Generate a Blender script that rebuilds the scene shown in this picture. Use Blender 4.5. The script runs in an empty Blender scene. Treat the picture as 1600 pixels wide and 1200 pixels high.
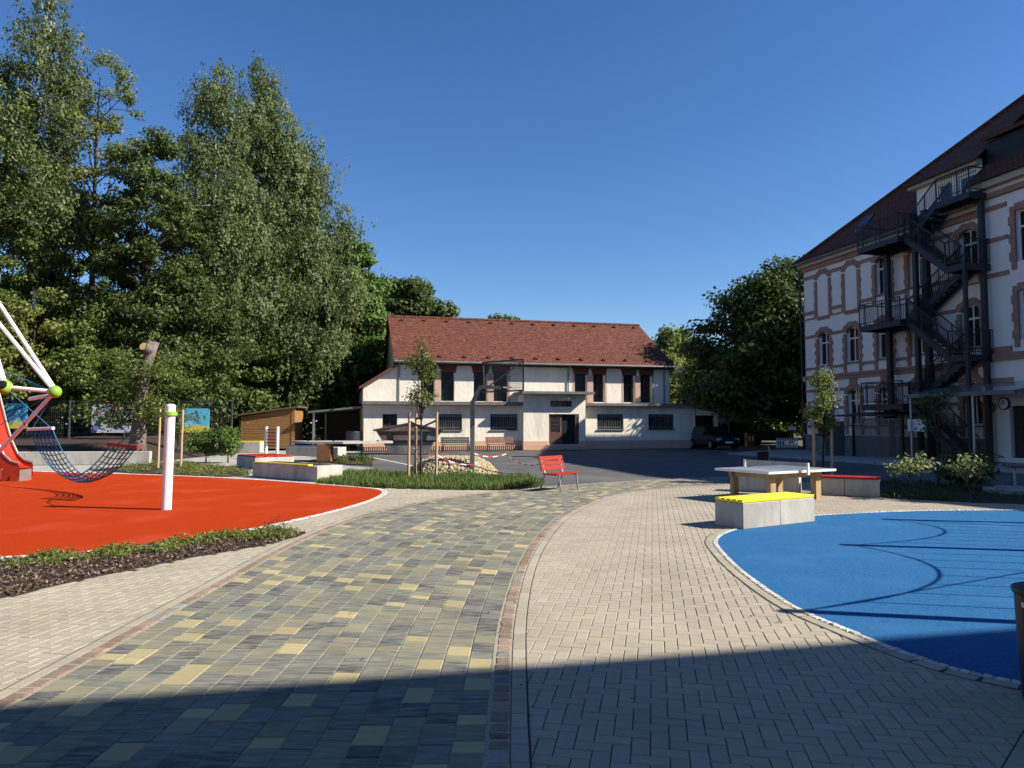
import bpy, math, random
import numpy as np
from mathutils import Vector, Matrix

random.seed(7)
R = math.radians
scene = bpy.context.scene
COL = scene.collection

# ------------------------------------------------------------------ camera
cam_d = bpy.data.cameras.new('camera')
cam_d.sensor_width = 36.0
cam_d.lens = 24.95
cam_d.clip_start = 0.05
cam_d.clip_end = 3000
cam = bpy.data.objects.new('camera', cam_d)
cam.location = (0, 0, 1.72)
cam.rotation_euler = (R(90 + 3.148), 0, 0)
COL.objects.link(cam)
scene.camera = cam

# ------------------------------------------------------------------ sky and sun
SUN_EL = R(36.5)
SUN_AZ = math.atan2(0.98, -0.2)          # clockwise from +Y
world = bpy.data.worlds.new('World')
scene.world = world
world.use_nodes = True
wn = world.node_tree
wn.nodes.clear()
sky = wn.nodes.new('ShaderNodeTexSky')
sky.sky_type = 'NISHITA'
sky.sun_disc = False
sky.sun_elevation = SUN_EL
sky.sun_rotation = SUN_AZ
sky.altitude = 0
sky.air_density = 1.0
sky.dust_density = 0.0
sky.ozone_density = 4.5
bg = wn.nodes.new('ShaderNodeBackground')
bg.inputs['Strength'].default_value = 0.08
wo = wn.nodes.new('ShaderNodeOutputWorld')
hsv = wn.nodes.new('ShaderNodeHueSaturation')      # the deep blue of a clear morning sky
hsv.inputs['Saturation'].default_value = 1.18
hsv.inputs['Hue'].default_value = 0.508
wn.links.new(sky.outputs[0], hsv.inputs['Color'])
wn.links.new(hsv.outputs[0], bg.inputs[0])
wn.links.new(bg.outputs[0], wo.inputs[0])

sun_d = bpy.data.lights.new('sun', 'SUN')
sun_d.energy = 5.0
sun_d.angle = R(0.53)
sun_d.color = (1.0, 0.93, 0.82)
sun = bpy.data.objects.new('sun', sun_d)
S = Vector((math.sin(SUN_AZ) * math.cos(SUN_EL), math.cos(SUN_AZ) * math.cos(SUN_EL), math.sin(SUN_EL)))
sun.rotation_euler = (-S).to_track_quat('-Z', 'Y').to_euler()
sun.location = (20, -5, 30)
COL.objects.link(sun)

vs = scene.view_settings
vs.view_transform = 'Standard'
vs.look = 'None'
vs.exposure = 0.88
vs.gamma = 1.0
scene.cycles.max_bounces = 6
scene.cycles.transparent_max_bounces = 6
scene.cycles.use_denoising = True

# ------------------------------------------------------------------ materials
MATS = {}


def mat(name, c1, c2=None, scale=4.0, rough=0.8, bump=0.0, bscale=None, metal=0.0, spec=0.3,
        detail=5.0, stretch=(1, 1, 1), contrast=(0.35, 0.65), c3=None, c3scale=0.6):
    if name in MATS:
        return MATS[name]
    m = bpy.data.materials.new(name)
    m.use_nodes = True
    nt = m.node_tree
    b = nt.nodes['Principled BSDF']
    b.inputs['Roughness'].default_value = rough
    b.inputs['Metallic'].default_value = metal
    b.inputs['Specular IOR Level'].default_value = spec
    b.inputs['Base Color'].default_value = (*c1, 1)
    geo = nt.nodes.new('ShaderNodeNewGeometry')
    mp = nt.nodes.new('ShaderNodeMapping')
    mp.inputs['Scale'].default_value = stretch
    nt.links.new(geo.outputs['Position'], mp.inputs[0])
    if c2 is not None:
        n = nt.nodes.new('ShaderNodeTexNoise')
        n.inputs['Scale'].default_value = scale
        n.inputs['Detail'].default_value = detail
        n.inputs['Roughness'].default_value = 0.65
        nt.links.new(mp.outputs[0], n.inputs['Vector'])
        r = nt.nodes.new('ShaderNodeValToRGB')
        r.color_ramp.elements[0].position = contrast[0]
        r.color_ramp.elements[1].position = contrast[1]
        r.color_ramp.elements[0].color = (*c1, 1)
        r.color_ramp.elements[1].color = (*c2, 1)
        nt.links.new(n.outputs[0], r.inputs[0])
        last = r.outputs[0]
        if c3 is not None:
            n3 = nt.nodes.new('ShaderNodeTexNoise')
            n3.inputs['Scale'].default_value = c3scale
            n3.inputs['Detail'].default_value = 4
            nt.links.new(mp.outputs[0], n3.inputs['Vector'])
            r3 = nt.nodes.new('ShaderNodeValToRGB')
            r3.color_ramp.elements[0].position = 0.52
            r3.color_ramp.elements[1].position = 0.7
            nt.links.new(n3.outputs[0], r3.inputs[0])
            mx = nt.nodes.new('ShaderNodeMix')
            mx.data_type = 'RGBA'
            nt.links.new(r3.outputs[0], mx.inputs[0])
            nt.links.new(last, mx.inputs[6])
            mx.inputs[7].default_value = (*c3, 1)
            last = mx.outputs[2]
        nt.links.new(last, b.inputs['Base Color'])
    if bump:
        nb = nt.nodes.new('ShaderNodeTexNoise')
        nb.inputs['Scale'].default_value = bscale or scale * 6
        nb.inputs['Detail'].default_value = 4
        nt.links.new(mp.outputs[0], nb.inputs['Vector'])
        bp = nt.nodes.new('ShaderNodeBump')
        bp.inputs['Strength'].default_value = bump
        bp.inputs['Distance'].default_value = 0.02
        nt.links.new(nb.outputs[0], bp.inputs['Height'])
        nt.links.new(bp.outputs[0], b.inputs['Normal'])
    MATS[name] = m
    return m


def leaf_mat(name, ca, cb, cc, transl=0.3):
    m = bpy.data.materials.new(name)
    m.use_nodes = True
    nt = m.node_tree
    nt.nodes.clear()
    g = nt.nodes.new('ShaderNodeNewGeometry')
    r = nt.nodes.new('ShaderNodeValToRGB')
    e = r.color_ramp.elements
    e[0].position = 0.0
    e[0].color = (*ca, 1)
    e[1].position = 1.0
    e[1].color = (*cc, 1)
    k = e.new(0.6)
    k.color = (*cb, 1)
    nt.links.new(g.outputs['Random Per Island'], r.inputs[0])
    d = nt.nodes.new('ShaderNodeBsdfDiffuse')
    t = nt.nodes.new('ShaderNodeBsdfTranslucent')
    gl = nt.nodes.new('ShaderNodeBsdfGlossy')
    gl.inputs['Roughness'].default_value = 0.6
    gl.inputs['Color'].default_value = (0.8, 0.85, 0.8, 1)
    hs = nt.nodes.new('ShaderNodeHueSaturation')
    hs.inputs['Value'].default_value = 1.25
    hs.inputs['Hue'].default_value = 0.485
    nt.links.new(r.outputs[0], hs.inputs['Color'])
    nt.links.new(r.outputs[0], d.inputs[0])
    nt.links.new(hs.outputs[0], t.inputs[0])
    mx = nt.nodes.new('ShaderNodeMixShader')
    mx.inputs[0].default_value = transl
    nt.links.new(d.outputs[0], mx.inputs[1])
    nt.links.new(t.outputs[0], mx.inputs[2])
    m2 = nt.nodes.new('ShaderNodeMixShader')
    m2.inputs[0].default_value = 0.03
    nt.links.new(mx.outputs[0], m2.inputs[1])
    nt.links.new(gl.outputs[0], m2.inputs[2])
    o = nt.nodes.new('ShaderNodeOutputMaterial')
    nt.links.new(m2.outputs[0], o.inputs[0])
    MATS[name] = m
    return m


def tone_mat(name, rough=0.85, streak=(3, 22, 1), streak_amt=0.5, light=(0.34, 0.33, 0.25), bump=0.15, nscale=2.2):
    """colour comes from a per-piece 'tone' attribute, mottled by stretched noise"""
    m = bpy.data.materials.new(name)
    m.use_nodes = True
    nt = m.node_tree
    b = nt.nodes['Principled BSDF']
    b.inputs['Roughness'].default_value = rough
    b.inputs['Specular IOR Level'].default_value = 0.25
    at_ = nt.nodes.new('ShaderNodeAttribute')
    at_.attribute_name = 'tone'
    geo = nt.nodes.new('ShaderNodeNewGeometry')
    mp = nt.nodes.new('ShaderNodeMapping')
    mp.inputs['Scale'].default_value = streak
    nt.links.new(geo.outputs['Position'], mp.inputs[0])
    n = nt.nodes.new('ShaderNodeTexNoise')
    n.inputs['Scale'].default_value = nscale
    n.inputs['Detail'].default_value = 5
    nt.links.new(mp.outputs[0], n.inputs[0])
    r = nt.nodes.new('ShaderNodeValToRGB')
    r.color_ramp.elements[0].position = 0.42
    r.color_ramp.elements[1].position = 0.72
    r.color_ramp.elements[0].color = (0, 0, 0, 1)
    r.color_ramp.elements[1].color = (streak_amt,) * 3 + (1,)
    nt.links.new(n.outputs[0], r.inputs[0])
    mx = nt.nodes.new('ShaderNodeMix')
    mx.data_type = 'RGBA'
    nt.links.new(r.outputs[0], mx.inputs[0])
    nt.links.new(at_.outputs['Color'], mx.inputs[6])
    mx.inputs[7].default_value = (*light, 1)
    n2 = nt.nodes.new('ShaderNodeTexNoise')
    n2.inputs['Scale'].default_value = 160
    n2.inputs['Detail'].default_value = 3
    nt.links.new(geo.outputs['Position'], n2.inputs[0])
    n4 = nt.nodes.new('ShaderNodeTexNoise')
    n4.inputs['Scale'].default_value = 0.9
    n4.inputs['Detail'].default_value = 6
    nt.links.new(geo.outputs['Position'], n4.inputs[0])
    ad = nt.nodes.new('ShaderNodeMath')
    ad.operation = 'MULTIPLY_ADD'
    nt.links.new(n4.outputs[0], ad.inputs[0])
    ad.inputs[1].default_value = 0.7
    nt.links.new(n2.outputs[0], ad.inputs[2])
    mr = nt.nodes.new('ShaderNodeMapRange')
    mr.inputs[1].default_value = 0.5
    mr.inputs[2].default_value = 1.2
    mr.inputs[3].default_value = 0.72
    mr.inputs[4].default_value = 1.22
    nt.links.new(ad.outputs[0], mr.inputs[0])
    mu = nt.nodes.new('ShaderNodeMix')
    mu.data_type = 'RGBA'
    mu.blend_type = 'MULTIPLY'
    mu.inputs[0].default_value = 1
    nt.links.new(mx.outputs[2], mu.inputs[6])
    nt.links.new(mr.outputs[0], mu.inputs[7])
    nt.links.new(mu.outputs[2], b.inputs['Base Color'])
    bp = nt.nodes.new('ShaderNodeBump')
    bp.inputs['Strength'].default_value = bump
    bp.inputs['Distance'].default_value = 0.01
    nt.links.new(n2.outputs[0], bp.inputs['Height'])
    nt.links.new(bp.outputs[0], b.inputs['Normal'])
    MATS[name] = m
    return m


def tile_mat(name, c1, c2, mortar, bw, bh, sx, sz, dirt=None, rough=0.85):
    """roof tiles too small to tell apart: brick texture over object x / slope"""
    m = bpy.data.materials.new(name)
    m.use_nodes = True
    nt = m.node_tree
    b = nt.nodes['Principled BSDF']
    b.inputs['Roughness'].default_value = rough
    b.inputs['Specular IOR Level'].default_value = 0.2
    tc = nt.nodes.new('ShaderNodeTexCoord')
    sp = nt.nodes.new('ShaderNodeSeparateXYZ')
    nt.links.new(tc.outputs['Object'], sp.inputs[0])
    ml = nt.nodes.new('ShaderNodeMath')
    ml.operation = 'MULTIPLY'
    ml.inputs[1].default_value = sz
    nt.links.new(sp.outputs[2], ml.inputs[0])
    cb = nt.nodes.new('ShaderNodeCombineXYZ')
    nt.links.new(sp.outputs[0], cb.inputs[0])
    nt.links.new(ml.outputs[0], cb.inputs[1])
    br = nt.nodes.new('ShaderNodeTexBrick')
    br.inputs['Scale'].default_value = 1.0
    br.inputs['Brick Width'].default_value = bw
    br.inputs['Row Height'].default_value = bh
    br.inputs['Mortar Size'].default_value = bh * 0.09
    br.inputs['Bias'].default_value = 0.0
    br.inputs['Color1'].default_value = (*c1, 1)
    br.inputs['Color2'].default_value = (*c2, 1)
    br.inputs['Mortar'].default_value = (*mortar, 1)
    nt.links.new(cb.outputs[0], br.inputs[0])
    last = br.outputs[0]
    if dirt:
        n = nt.nodes.new('ShaderNodeTexNoise')
        n.inputs['Scale'].default_value = 4.5
        n.inputs['Detail'].default_value = 9
        n.inputs['Roughness'].default_value = 0.85
        nt.links.new(tc.outputs['Object'], n.inputs[0])
        r = nt.nodes.new('ShaderNodeValToRGB')
        r.color_ramp.elements[0].position = 0.5
        r.color_ramp.elements[1].position = 0.66
        r.color_ramp.elements[1].color = (0.75, 0.75, 0.75, 1)
        nt.links.new(n.outputs[0], r.inputs[0])
        mx = nt.nodes.new('ShaderNodeMix')
        mx.data_type = 'RGBA'
        nt.links.new(r.outputs[0], mx.inputs[0])
        nt.links.new(last, mx.inputs[6])
        mx.inputs[7].default_value = (*dirt, 1)
        last = mx.outputs[2]
    nt.links.new(last, b.inputs['Base Color'])
    bp = nt.nodes.new('ShaderNodeBump')
    bp.inputs['Strength'].default_value = 0.6
    bp.inputs['Distance'].default_value = 0.03
    nt.links.new(br.outputs['Color'], bp.inputs['Height'])
    nt.links.new(bp.outputs[0], b.inputs['Normal'])
    MATS[name] = m
    return m


def glass_mat(name, c=(0.012, 0.015, 0.018), rough=0.04):
    m = mat(name, c, rough=rough, spec=0.6)
    return m


# ------------------------------------------------------------------ mesh helper
class MB:
    def __init__(self):
        self.v, self.f, self.t = [], [], []

    def add(self, vs, fs, tone=None):
        n = len(self.v)
        self.v += [tuple(p) for p in vs]
        self.f += [tuple(i + n for i in q) for q in fs]
        self.t += [tone] * len(fs)
        return self

    def box(self, x0, x1, y0, y1, z0, z1, tone=None):
        return self.add([(x0, y0, z0), (x1, y0, z0), (x1, y1, z0), (x0, y1, z0), (x0, y0, z1), (x1, y0, z1), (x1, y1, z1), (x0, y1, z1)],
                        [(0, 3, 2, 1), (4, 5, 6, 7), (0, 1, 5, 4), (1, 2, 6, 5), (2, 3, 7, 6), (3, 0, 4, 7)], tone)

    def cbox(self, c, s, rz=0, bev=0.0):
        """box centred at c of size s, chamfered top/bottom rims"""
        hx, hy, hz = s[0] / 2, s[1] / 2, s[2] / 2
        ca, sa = math.cos(rz), math.sin(rz)

        def T(x, y, z):
            return (c[0] + x * ca - y * sa, c[1] + x * sa + y * ca, c[2] + z)
        if bev <= 0:
            vs_ = [T(x, y, z) for z in (-hz, hz) for x, y in ((-hx, -hy), (hx, -hy), (hx, hy), (-hx, hy))]
            return self.add(vs_, [(0, 3, 2, 1), (4, 5, 6, 7), (0, 1, 5, 4), (1, 2, 6, 5), (2, 3, 7, 6), (3, 0, 4, 7)])
        b = bev
        rings = []
        for z, d in ((-hz, b), (-hz + b, 0), (hz - b, 0), (hz, b)):
            x, y = hx - d, hy - d
            rings.append([T(-x, -y, z), T(x, -y, z), T(x, y, z), T(-x, y, z)])
        vs_ = sum(rings, [])
        fs = [(0, 3, 2, 1), (12, 13, 14, 15)]
        for k in range(3):
            for i in range(4):
                j = (i + 1) % 4
                fs.append((k * 4 + i, k * 4 + j, k * 4 + 4 + j, k * 4 + 4 + i))
        return self.add(vs_, fs)

    def bar(self, p, q, w, h, up=(0, 0, 1)):
        p, q = Vector(p), Vector(q)
        d = (q - p).normalized()
        u = Vector(up)
        if abs(d.dot(u)) > 0.99:
            u = Vector((0, 1, 0))
        s = d.cross(u).normalized() * (w / 2)
        t = s.cross(d).normalized() * (h / 2)
        vs_ = [p - s - t, p + s - t, p + s + t, p - s + t, q - s - t, q + s - t, q + s + t, q - s + t]
        return self.add(vs_, [(0, 1, 2, 3), (7, 6, 5, 4), (0, 4, 5, 1), (1, 5, 6, 2), (2, 6, 7, 3), (3, 7, 4, 0)])

    def tube(self, pts, r, n=8, cap=True):
        pts = [Vector(p) for p in pts]
        if not isinstance(r, (list, tuple)):
            r = [r] * len(pts)
        base = len(self.v)
        prev = None
        for i, p in enumerate(pts):
            if i == 0:
                d = pts[1] - p
            elif i == len(pts) - 1:
                d = p - pts[i - 1]
            else:
                d = pts[i + 1] - pts[i - 1]
            d.normalize()
            if prev is None:
                a = d.cross(Vector((0, 0, 1)))
                if a.length < 1e-3:
                    a = d.cross(Vector((1, 0, 0)))
            else:
                a = prev - d * prev.dot(d)
            a.normalize()
            prev = a
            b = d.cross(a)
            for k in range(n):
                t = 2 * math.pi * k / n
                self.v.append(tuple(p + (a * math.cos(t) + b * math.sin(t)) * r[i]))
        for i in range(len(pts) - 1):
            for k in range(n):
                j = (k + 1) % n
                self.f.append((base + i * n + k, base + i * n + j, base + (i + 1) * n + j, base + (i + 1) * n + k))
                self.t.append(None)
        if cap:
            self.f.append(tuple(base + k for k in range(n))[::-1])
            self.f.append(tuple(base + (len(pts) - 1) * n + k for k in range(n)))
            self.t += [None, None]
        return self

    def lathe(self, c, prof, n=20):
        base = len(self.v)
        for r, z in prof:
            for k in range(n):
                t = 2 * math.pi * k / n
                self.v.append((c[0] + r * math.cos(t), c[1] + r * math.sin(t), c[2] + z))
        for i in range(len(prof) - 1):
            for k in range(n):
                j = (k + 1) % n
                self.f.append((base + i * n + k, base + i * n + j, base + (i + 1) * n + j, base + (i + 1) * n + k))
                self.t.append(None)
        self.f.append(tuple(base + k for k in range(n))[::-1])
        self.f.append(tuple(base + (len(prof) - 1) * n + k for k in range(n)))
        self.t += [None, None]
        return self

    def prism(self, poly, z0, z1, axis='z', tone=None):
        """extrude a 2-D polygon; axis z: (x,y); axis y: (x,z) from y=z0 to z1; axis x: (y,z)"""
        n = len(poly)

        def T(p, h):
            return (p[0], p[1], h) if axis == 'z' else ((p[0], h, p[1]) if axis == 'y' else (h, p[0], p[1]))
        vs_ = [T(p, z0) for p in poly] + [T(p, z1) for p in poly]
        fs = [tuple(range(n))[::-1], tuple(range(n, 2 * n))]
        for i in range(n):
            j = (i + 1) % n
            fs.append((i, j, n + j, n + i))
        return self.add(vs_, fs, tone)

    def build(self, name, m, parent=None, smooth=False, loc=None):
        me = bpy.data.meshes.new(name)
        me.from_pydata(self.v, [], self.f)
        if isinstance(m, str):
            m = MATS[m]
        me.materials.append(m)
        if any(t is not None for t in self.t):
            a = me.attributes.new('tone', 'FLOAT_COLOR', 'FACE')
            buf = np.ones((len(self.t), 4), np.float32)
            for i, t in enumerate(self.t):
                if t is not None:
                    buf[i, :3] = t
            a.data.foreach_set('color', buf.ravel())
        if smooth:
            me.polygons.foreach_set('use_smooth', [True] * len(me.polygons))
        me.update()
        return link(name, me, parent, loc)


def build_parts(mb, name, m, parent):
    """every separate piece of mb becomes a part of its own"""
    p = list(range(len(mb.v)))

    def find(i):
        while p[i] != i:
            p[i] = p[p[i]]
            i = p[i]
        return i
    for q in mb.f:
        for k in q[1:]:
            a, b = find(q[0]), find(k)
            if a != b:
                p[a] = b
    comp = {}
    for q, t in zip(mb.f, mb.t):
        comp.setdefault(find(q[0]), []).append((q, t))
    for fl in comp.values():
        ids = sorted({i for q, t in fl for i in q})
        ix = {j: k for k, j in enumerate(ids)}
        n = MB()
        n.add([mb.v[j] for j in ids], [tuple(ix[j] for j in q) for q, t in fl])
        n.build(name, m, parent)


def link(name, me, parent=None, loc=None):
    o = bpy.data.objects.new(name, me)
    COL.objects.link(o)
    if parent is not None:
        o.parent = parent
    if loc is not None:
        o.location = loc
    return o


def tag(o, label=None, cat=None, group=None, kind=None):
    if label:
        o['label'] = label
    if cat:
        o['category'] = cat
    if group:
        o['group'] = group
    if kind:
        o['kind'] = kind
    return o


def thing(name, label, cat, loc=(0, 0, 0), rz=0.0, group=None):
    o = bpy.data.objects.new(name, None)
    COL.objects.link(o)
    o.location = loc
    o.rotation_euler = (0, 0, rz)
    return tag(o, label, cat, group)


def structure(o):
    o['kind'] = 'structure'
    return o


def catmull(pts, n=8):
    out = []
    P_ = [Vector(p) for p in pts]
    P_ = [P_[0] * 2 - P_[1]] + P_ + [P_[-1] * 2 - P_[-2]]
    for i in range(1, len(P_) - 2):
        for k in range(n):
            t = k / n
            a, b, c, d = P_[i - 1], P_[i], P_[i + 1], P_[i + 2]
            out.append(0.5 * ((2 * b) + (c - a) * t + (2 * a - 5 * b + 4 * c - d) * t * t + (3 * b - a - 3 * c + d) * t ** 3))
    out.append(P_[-2])
    return out


def inside(x, y, poly):
    c = False
    n = len(poly)
    j = n - 1
    for i in range(n):
        xi, yi = poly[i][0], poly[i][1]
        xj, yj = poly[j][0], poly[j][1]
        if (yi > y) != (yj > y) and x < (xj - xi) * (y - yi) / (yj - yi) + xi:
            c = not c
        j = i
    return c


# ---- common materials
mat('asphalt', (0.075, 0.074, 0.072), (0.11, 0.107, 0.102), scale=1.2, rough=0.9, bump=0.35, bscale=90, c3=(0.135, 0.13, 0.12), c3scale=0.25)
mat('soil', (0.028, 0.02, 0.014), (0.06, 0.04, 0.028), scale=9, rough=0.95, bump=0.8, bscale=40)
mat('earth', (0.05, 0.055, 0.025), (0.09, 0.08, 0.045), scale=0.7, rough=0.95, bump=0.5, bscale=12)
mat('sand_bed', (0.035, 0.032, 0.026), (0.065, 0.058, 0.046), scale=30, rough=0.95)
mat('joint_sand', (0.25, 0.23, 0.165), (0.34, 0.315, 0.23), scale=30, rough=0.95)
mat('concrete', (0.36, 0.34, 0.30), (0.49, 0.465, 0.41), scale=3.0, rough=0.85, bump=0.25, bscale=45, stretch=(1, 1, 0.35), c3=(0.29, 0.275, 0.24), c3scale=1.6)
mat('slab_concrete', (0.32, 0.305, 0.275), (0.385, 0.37, 0.335), scale=2.0, rough=0.9, bump=0.2, bscale=60)
mat('white_paint', (0.74, 0.73, 0.72), (0.82, 0.81, 0.80), scale=3, rough=0.35, spec=0.5)
mat('steel', (0.30, 0.31, 0.32), (0.40, 0.41, 0.42), scale=6, rough=0.45, metal=0.7)
mat('dark_steel', (0.016, 0.020, 0.028), (0.026, 0.031, 0.041), scale=3, rough=0.5, spec=0.4)
mat('black_steel', (0.010, 0.010, 0.011), (0.017, 0.017, 0.018), scale=5, rough=0.45, spec=0.3)
mat('yellow_slat', (0.72, 0.56, 0.02), (0.80, 0.64, 0.03), scale=7, rough=0.5, stretch=(1, 1, 1))
mat('red_slat', (0.36, 0.016, 0.014), (0.48, 0.03, 0.022), scale=7, rough=0.5)
mat('blue_slat', (0.03, 0.06, 0.16), (0.05, 0.09, 0.22), scale=7, rough=0.5)
mat('stake_wood', (0.42, 0.28, 0.16), (0.56, 0.40, 0.25), scale=5, rough=0.85, stretch=(6, 6, 0.6), bump=0.3)
mat('bark', (0.05, 0.04, 0.032), (0.12, 0.10, 0.08), scale=6, rough=0.95, bump=0.9, bscale=18, stretch=(3, 3, 0.6))
mat('dark_bark', (0.03, 0.025, 0.022), (0.07, 0.058, 0.048), scale=6, rough=0.95, bump=0.8, bscale=18, stretch=(3, 3, 0.6))
mat('birch_bark', (0.10, 0.095, 0.085), (0.62, 0.60, 0.56), scale=2.2, rough=0.8, contrast=(0.3, 0.5), stretch=(1, 1, 3.0))
mat('grey_bark', (0.10, 0.082, 0.066), (0.22, 0.185, 0.155), scale=5, rough=0.95, bump=1.0, bscale=14, stretch=(3, 3, 0.5))
mat('rope_blue', (0.03, 0.12, 0.22), (0.05, 0.18, 0.30), scale=20, rough=0.8)
mat('rope_black', (0.012, 0.012, 0.014), rough=0.8)
glass_mat('glass')

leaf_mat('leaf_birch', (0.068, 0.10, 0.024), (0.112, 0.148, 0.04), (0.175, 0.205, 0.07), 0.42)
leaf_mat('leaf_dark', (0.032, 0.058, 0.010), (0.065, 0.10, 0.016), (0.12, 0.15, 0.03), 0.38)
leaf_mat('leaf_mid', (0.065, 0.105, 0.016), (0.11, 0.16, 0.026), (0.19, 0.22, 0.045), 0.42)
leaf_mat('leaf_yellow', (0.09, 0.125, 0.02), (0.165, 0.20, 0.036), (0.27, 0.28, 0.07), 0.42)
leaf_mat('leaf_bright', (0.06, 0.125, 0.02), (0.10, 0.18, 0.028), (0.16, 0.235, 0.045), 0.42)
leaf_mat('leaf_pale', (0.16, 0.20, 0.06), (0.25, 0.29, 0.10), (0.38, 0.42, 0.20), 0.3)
leaf_mat('grass_blade', (0.06, 0.115, 0.02), (0.10, 0.165, 0.03), (0.17, 0.20, 0.05), 0.35)

# ------------------------------------------------------------------ outlines on the ground (metres, camera at the origin)
LEFT_E = catmull([(-3.05, 1.5), (-3.05, 4.5), (-3.06, 7.5), (-3.05, 10.2), (-2.77, 12.9), (-2.14, 14.95), (-1.2, 16.7), (-0.1, 18.05), (0.95, 19.1), (2.6, 20.35), (4.6, 21.5), (7.2, 22.6), (10.5, 23.5)], 10)
RIGHT_E = catmull([(-0.13, 1.5), (-0.135, 4.5), (-0.09, 6.6), (0.10, 9.0), (0.46, 11.4), (0.9, 13.4), (1.45, 15.1), (2.05, 16.5), (2.85, 17.8), (4.1, 19.0), (5.8, 20.0), (8.0, 20.8), (11.0, 21.5)], 10)
RED = catmull([(-24, 9.5), (-14, 7.6), (-9, 8.3), (-6.59, 9.2), (-5.63, 9.68), (-4.76, 10.6), (-4.12, 12.05), (-3.64, 13.57), (-3.28, 15.28), (-3.17, 16.88), (-3.3, 17.98), (-3.75, 18.75), (-5.38, 20.0), (-7.74, 21.6), (-10.25, 22.9), (-12.92, 24.0), (-16.1, 25.0), (-18.9, 26.0), (-24, 27)], 6)
BLUE = catmull([(9.0, 3.6), (6.0, 3.9), (3.95, 4.5), (3.3, 4.9), (3.03, 5.28), (2.82, 6.0), (2.67, 6.85), (2.70, 8.27), (2.84, 9.6), (3.02, 10.5), (3.47, 11.35), (4.47, 12.45), (5.74, 13.3), (7.44, 13.86), (8.8, 14.05), (10.2, 14.05), (12.5, 13.6), (14.5, 12.0), (15, 9), (13.5, 5.5), (11.5, 4.0), (9.0, 3.6)], 6)[:-1]
GRASS = [(-5.62, 20.35), (-4.6, 19.55), (-3.8, 19.0), (-2.9, 18.75), (-1.6, 18.42), (-0.35, 18.25), (0.75, 19.25), (0.95, 20.2), (0.5, 21.9), (-0.6, 22.5), (-2.2, 22.7), (-4.0, 23.2), (-5.6, 24.6), (-5.9, 23.0)]
MULCH = [(-14, 3.5), (-8, 5.2), (-5.03, 7.05), (-4.68, 8.0), (-4.12, 9.15), (-3.5, 10.1), (-3.22, 10.95), (-3.25, 11.3), (-3.75, 11.55), (-4.35, 11.2), (-4.87, 10.45), (-5.7, 9.5), (-6.65, 9.0), (-9, 8.1), (-14, 7.3)]
BED_R = [(8.75, 17.3), (8.62, 16.35), (9.8, 15.55), (10.9, 15.1), (13, 14.6), (17, 14.2), (18, 17.5), (14.5, 19.4), (11.6, 20.6), (9.6, 20.9), (8.9, 19.5)]


def offset_line(pts, d):
    out = []
    for i, p in enumerate(pts):
        a = pts[max(i - 1, 0)]
        b = pts[min(i + 1, len(pts) - 1)]
        t = Vector((b[0] - a[0], b[1] - a[1])).normalized()
        out.append(Vector((p[0] + t.y * d, p[1] - t.x * d)))
    return out


def ngon(name, poly, z, m, thick=0.0):
    mb = MB()
    if thick:
        mb.prism([(p[0], p[1]) for p in poly], z - thick, z)
    else:
        mb.add([(p[0], p[1], z) for p in poly], [tuple(range(len(poly)))])
    return mb.build(name, m)


# ground, asphalt yard
g_ = MB().add([(-1500, -1500, -0.09), (1500, -1500, -0.09), (1500, 1500, -0.09), (-1500, 1500, -0.09)], [(0, 1, 2, 3)]).build('ground', 'earth')
structure(g_)
structure(ngon('asphalt_yard', [(-6, 18), (1.5, 18.2), (4, 16), (40, 10), (40, 70), (12, 70), (-9.5, 52), (-16, 46), (-9.5, 31.5), (-6.2, 27)], -0.03, 'asphalt'))
# painted line on the asphalt
structure(ngon('painted_line', [(-7.6, 37.2), (-7.5, 37.25), (-3.0, 27.0), (-3.12, 26.95)], -0.026, 'white_paint'))
# kerb stones bounding the far pavement strip in the shade of the school
kb = MB()
for i in range(16):
    t0, t1 = i / 16, (i + 1) / 16
    a = Vector((12.2, 40.0)).lerp(Vector((16.6, 27.0)), t0)
    b = Vector((12.2, 40.0)).lerp(Vector((16.6, 27.0)), t1 - 0.004)
    kb.bar((a.x, a.y, 0.0), (b.x, b.y, 0.0), 0.15, 0.12)
structure(kb.build('kerb', 'slab_concrete'))
structure(ngon('pavement', [(12.3, 40.0), (16.7, 27.0), (20, 18), (30, 10), (30, 20), (17.6, 45.5)], 0.05, 'slab_concrete', 0.07))

# pale slab area on the left behind the red rubber
structure(ngon('slab_terrace', [(-5.3, 20.4), (-5.9, 23.0), (-5.5, 24.7), (-5.3, 27.5), (-9.3, 31.7), (-9.2, 44.5), (-24, 46), (-24, 27.2), (-18.9, 26.2), (-12.9, 24.2), (-7.74, 21.8)], -0.012, 'slab_concrete'))

# ------------------------------------------------------------------ herringbone pavement
tone_mat('paver_buff', streak=(1, 1, 1), streak_amt=0.3, light=(0.41, 0.375, 0.30), bump=0.2, nscale=14)
bed_poly = [(-0.0, 1.0)] + [(p[0] + 0.1, p[1]) for p in RIGHT_E[1:]] + [(9.5, 21.0), (8.9, 19.5), (8.75, 17.3), (8.62, 16.35), (18, 14.5), (18, 1.0)]
plaza = structure(ngon('plaza', bed_poly, -0.02, 'sand_bed'))
bed_l = [(-3.1, 1.0), (-8, 1.0), (-8, 6)] + [(p[0], p[1]) for p in RED[17:70]] + [(-5.5, 20.3), (-3.7, 18.9), (-1.6, 18.4), (-0.3, 18.3)] + [(p[0] - 0.05, p[1]) for p in LEFT_E[70::-1]]
plaza_l = structure(ngon('side_pavement', bed_l, -0.02, 'sand_bed'))


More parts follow.
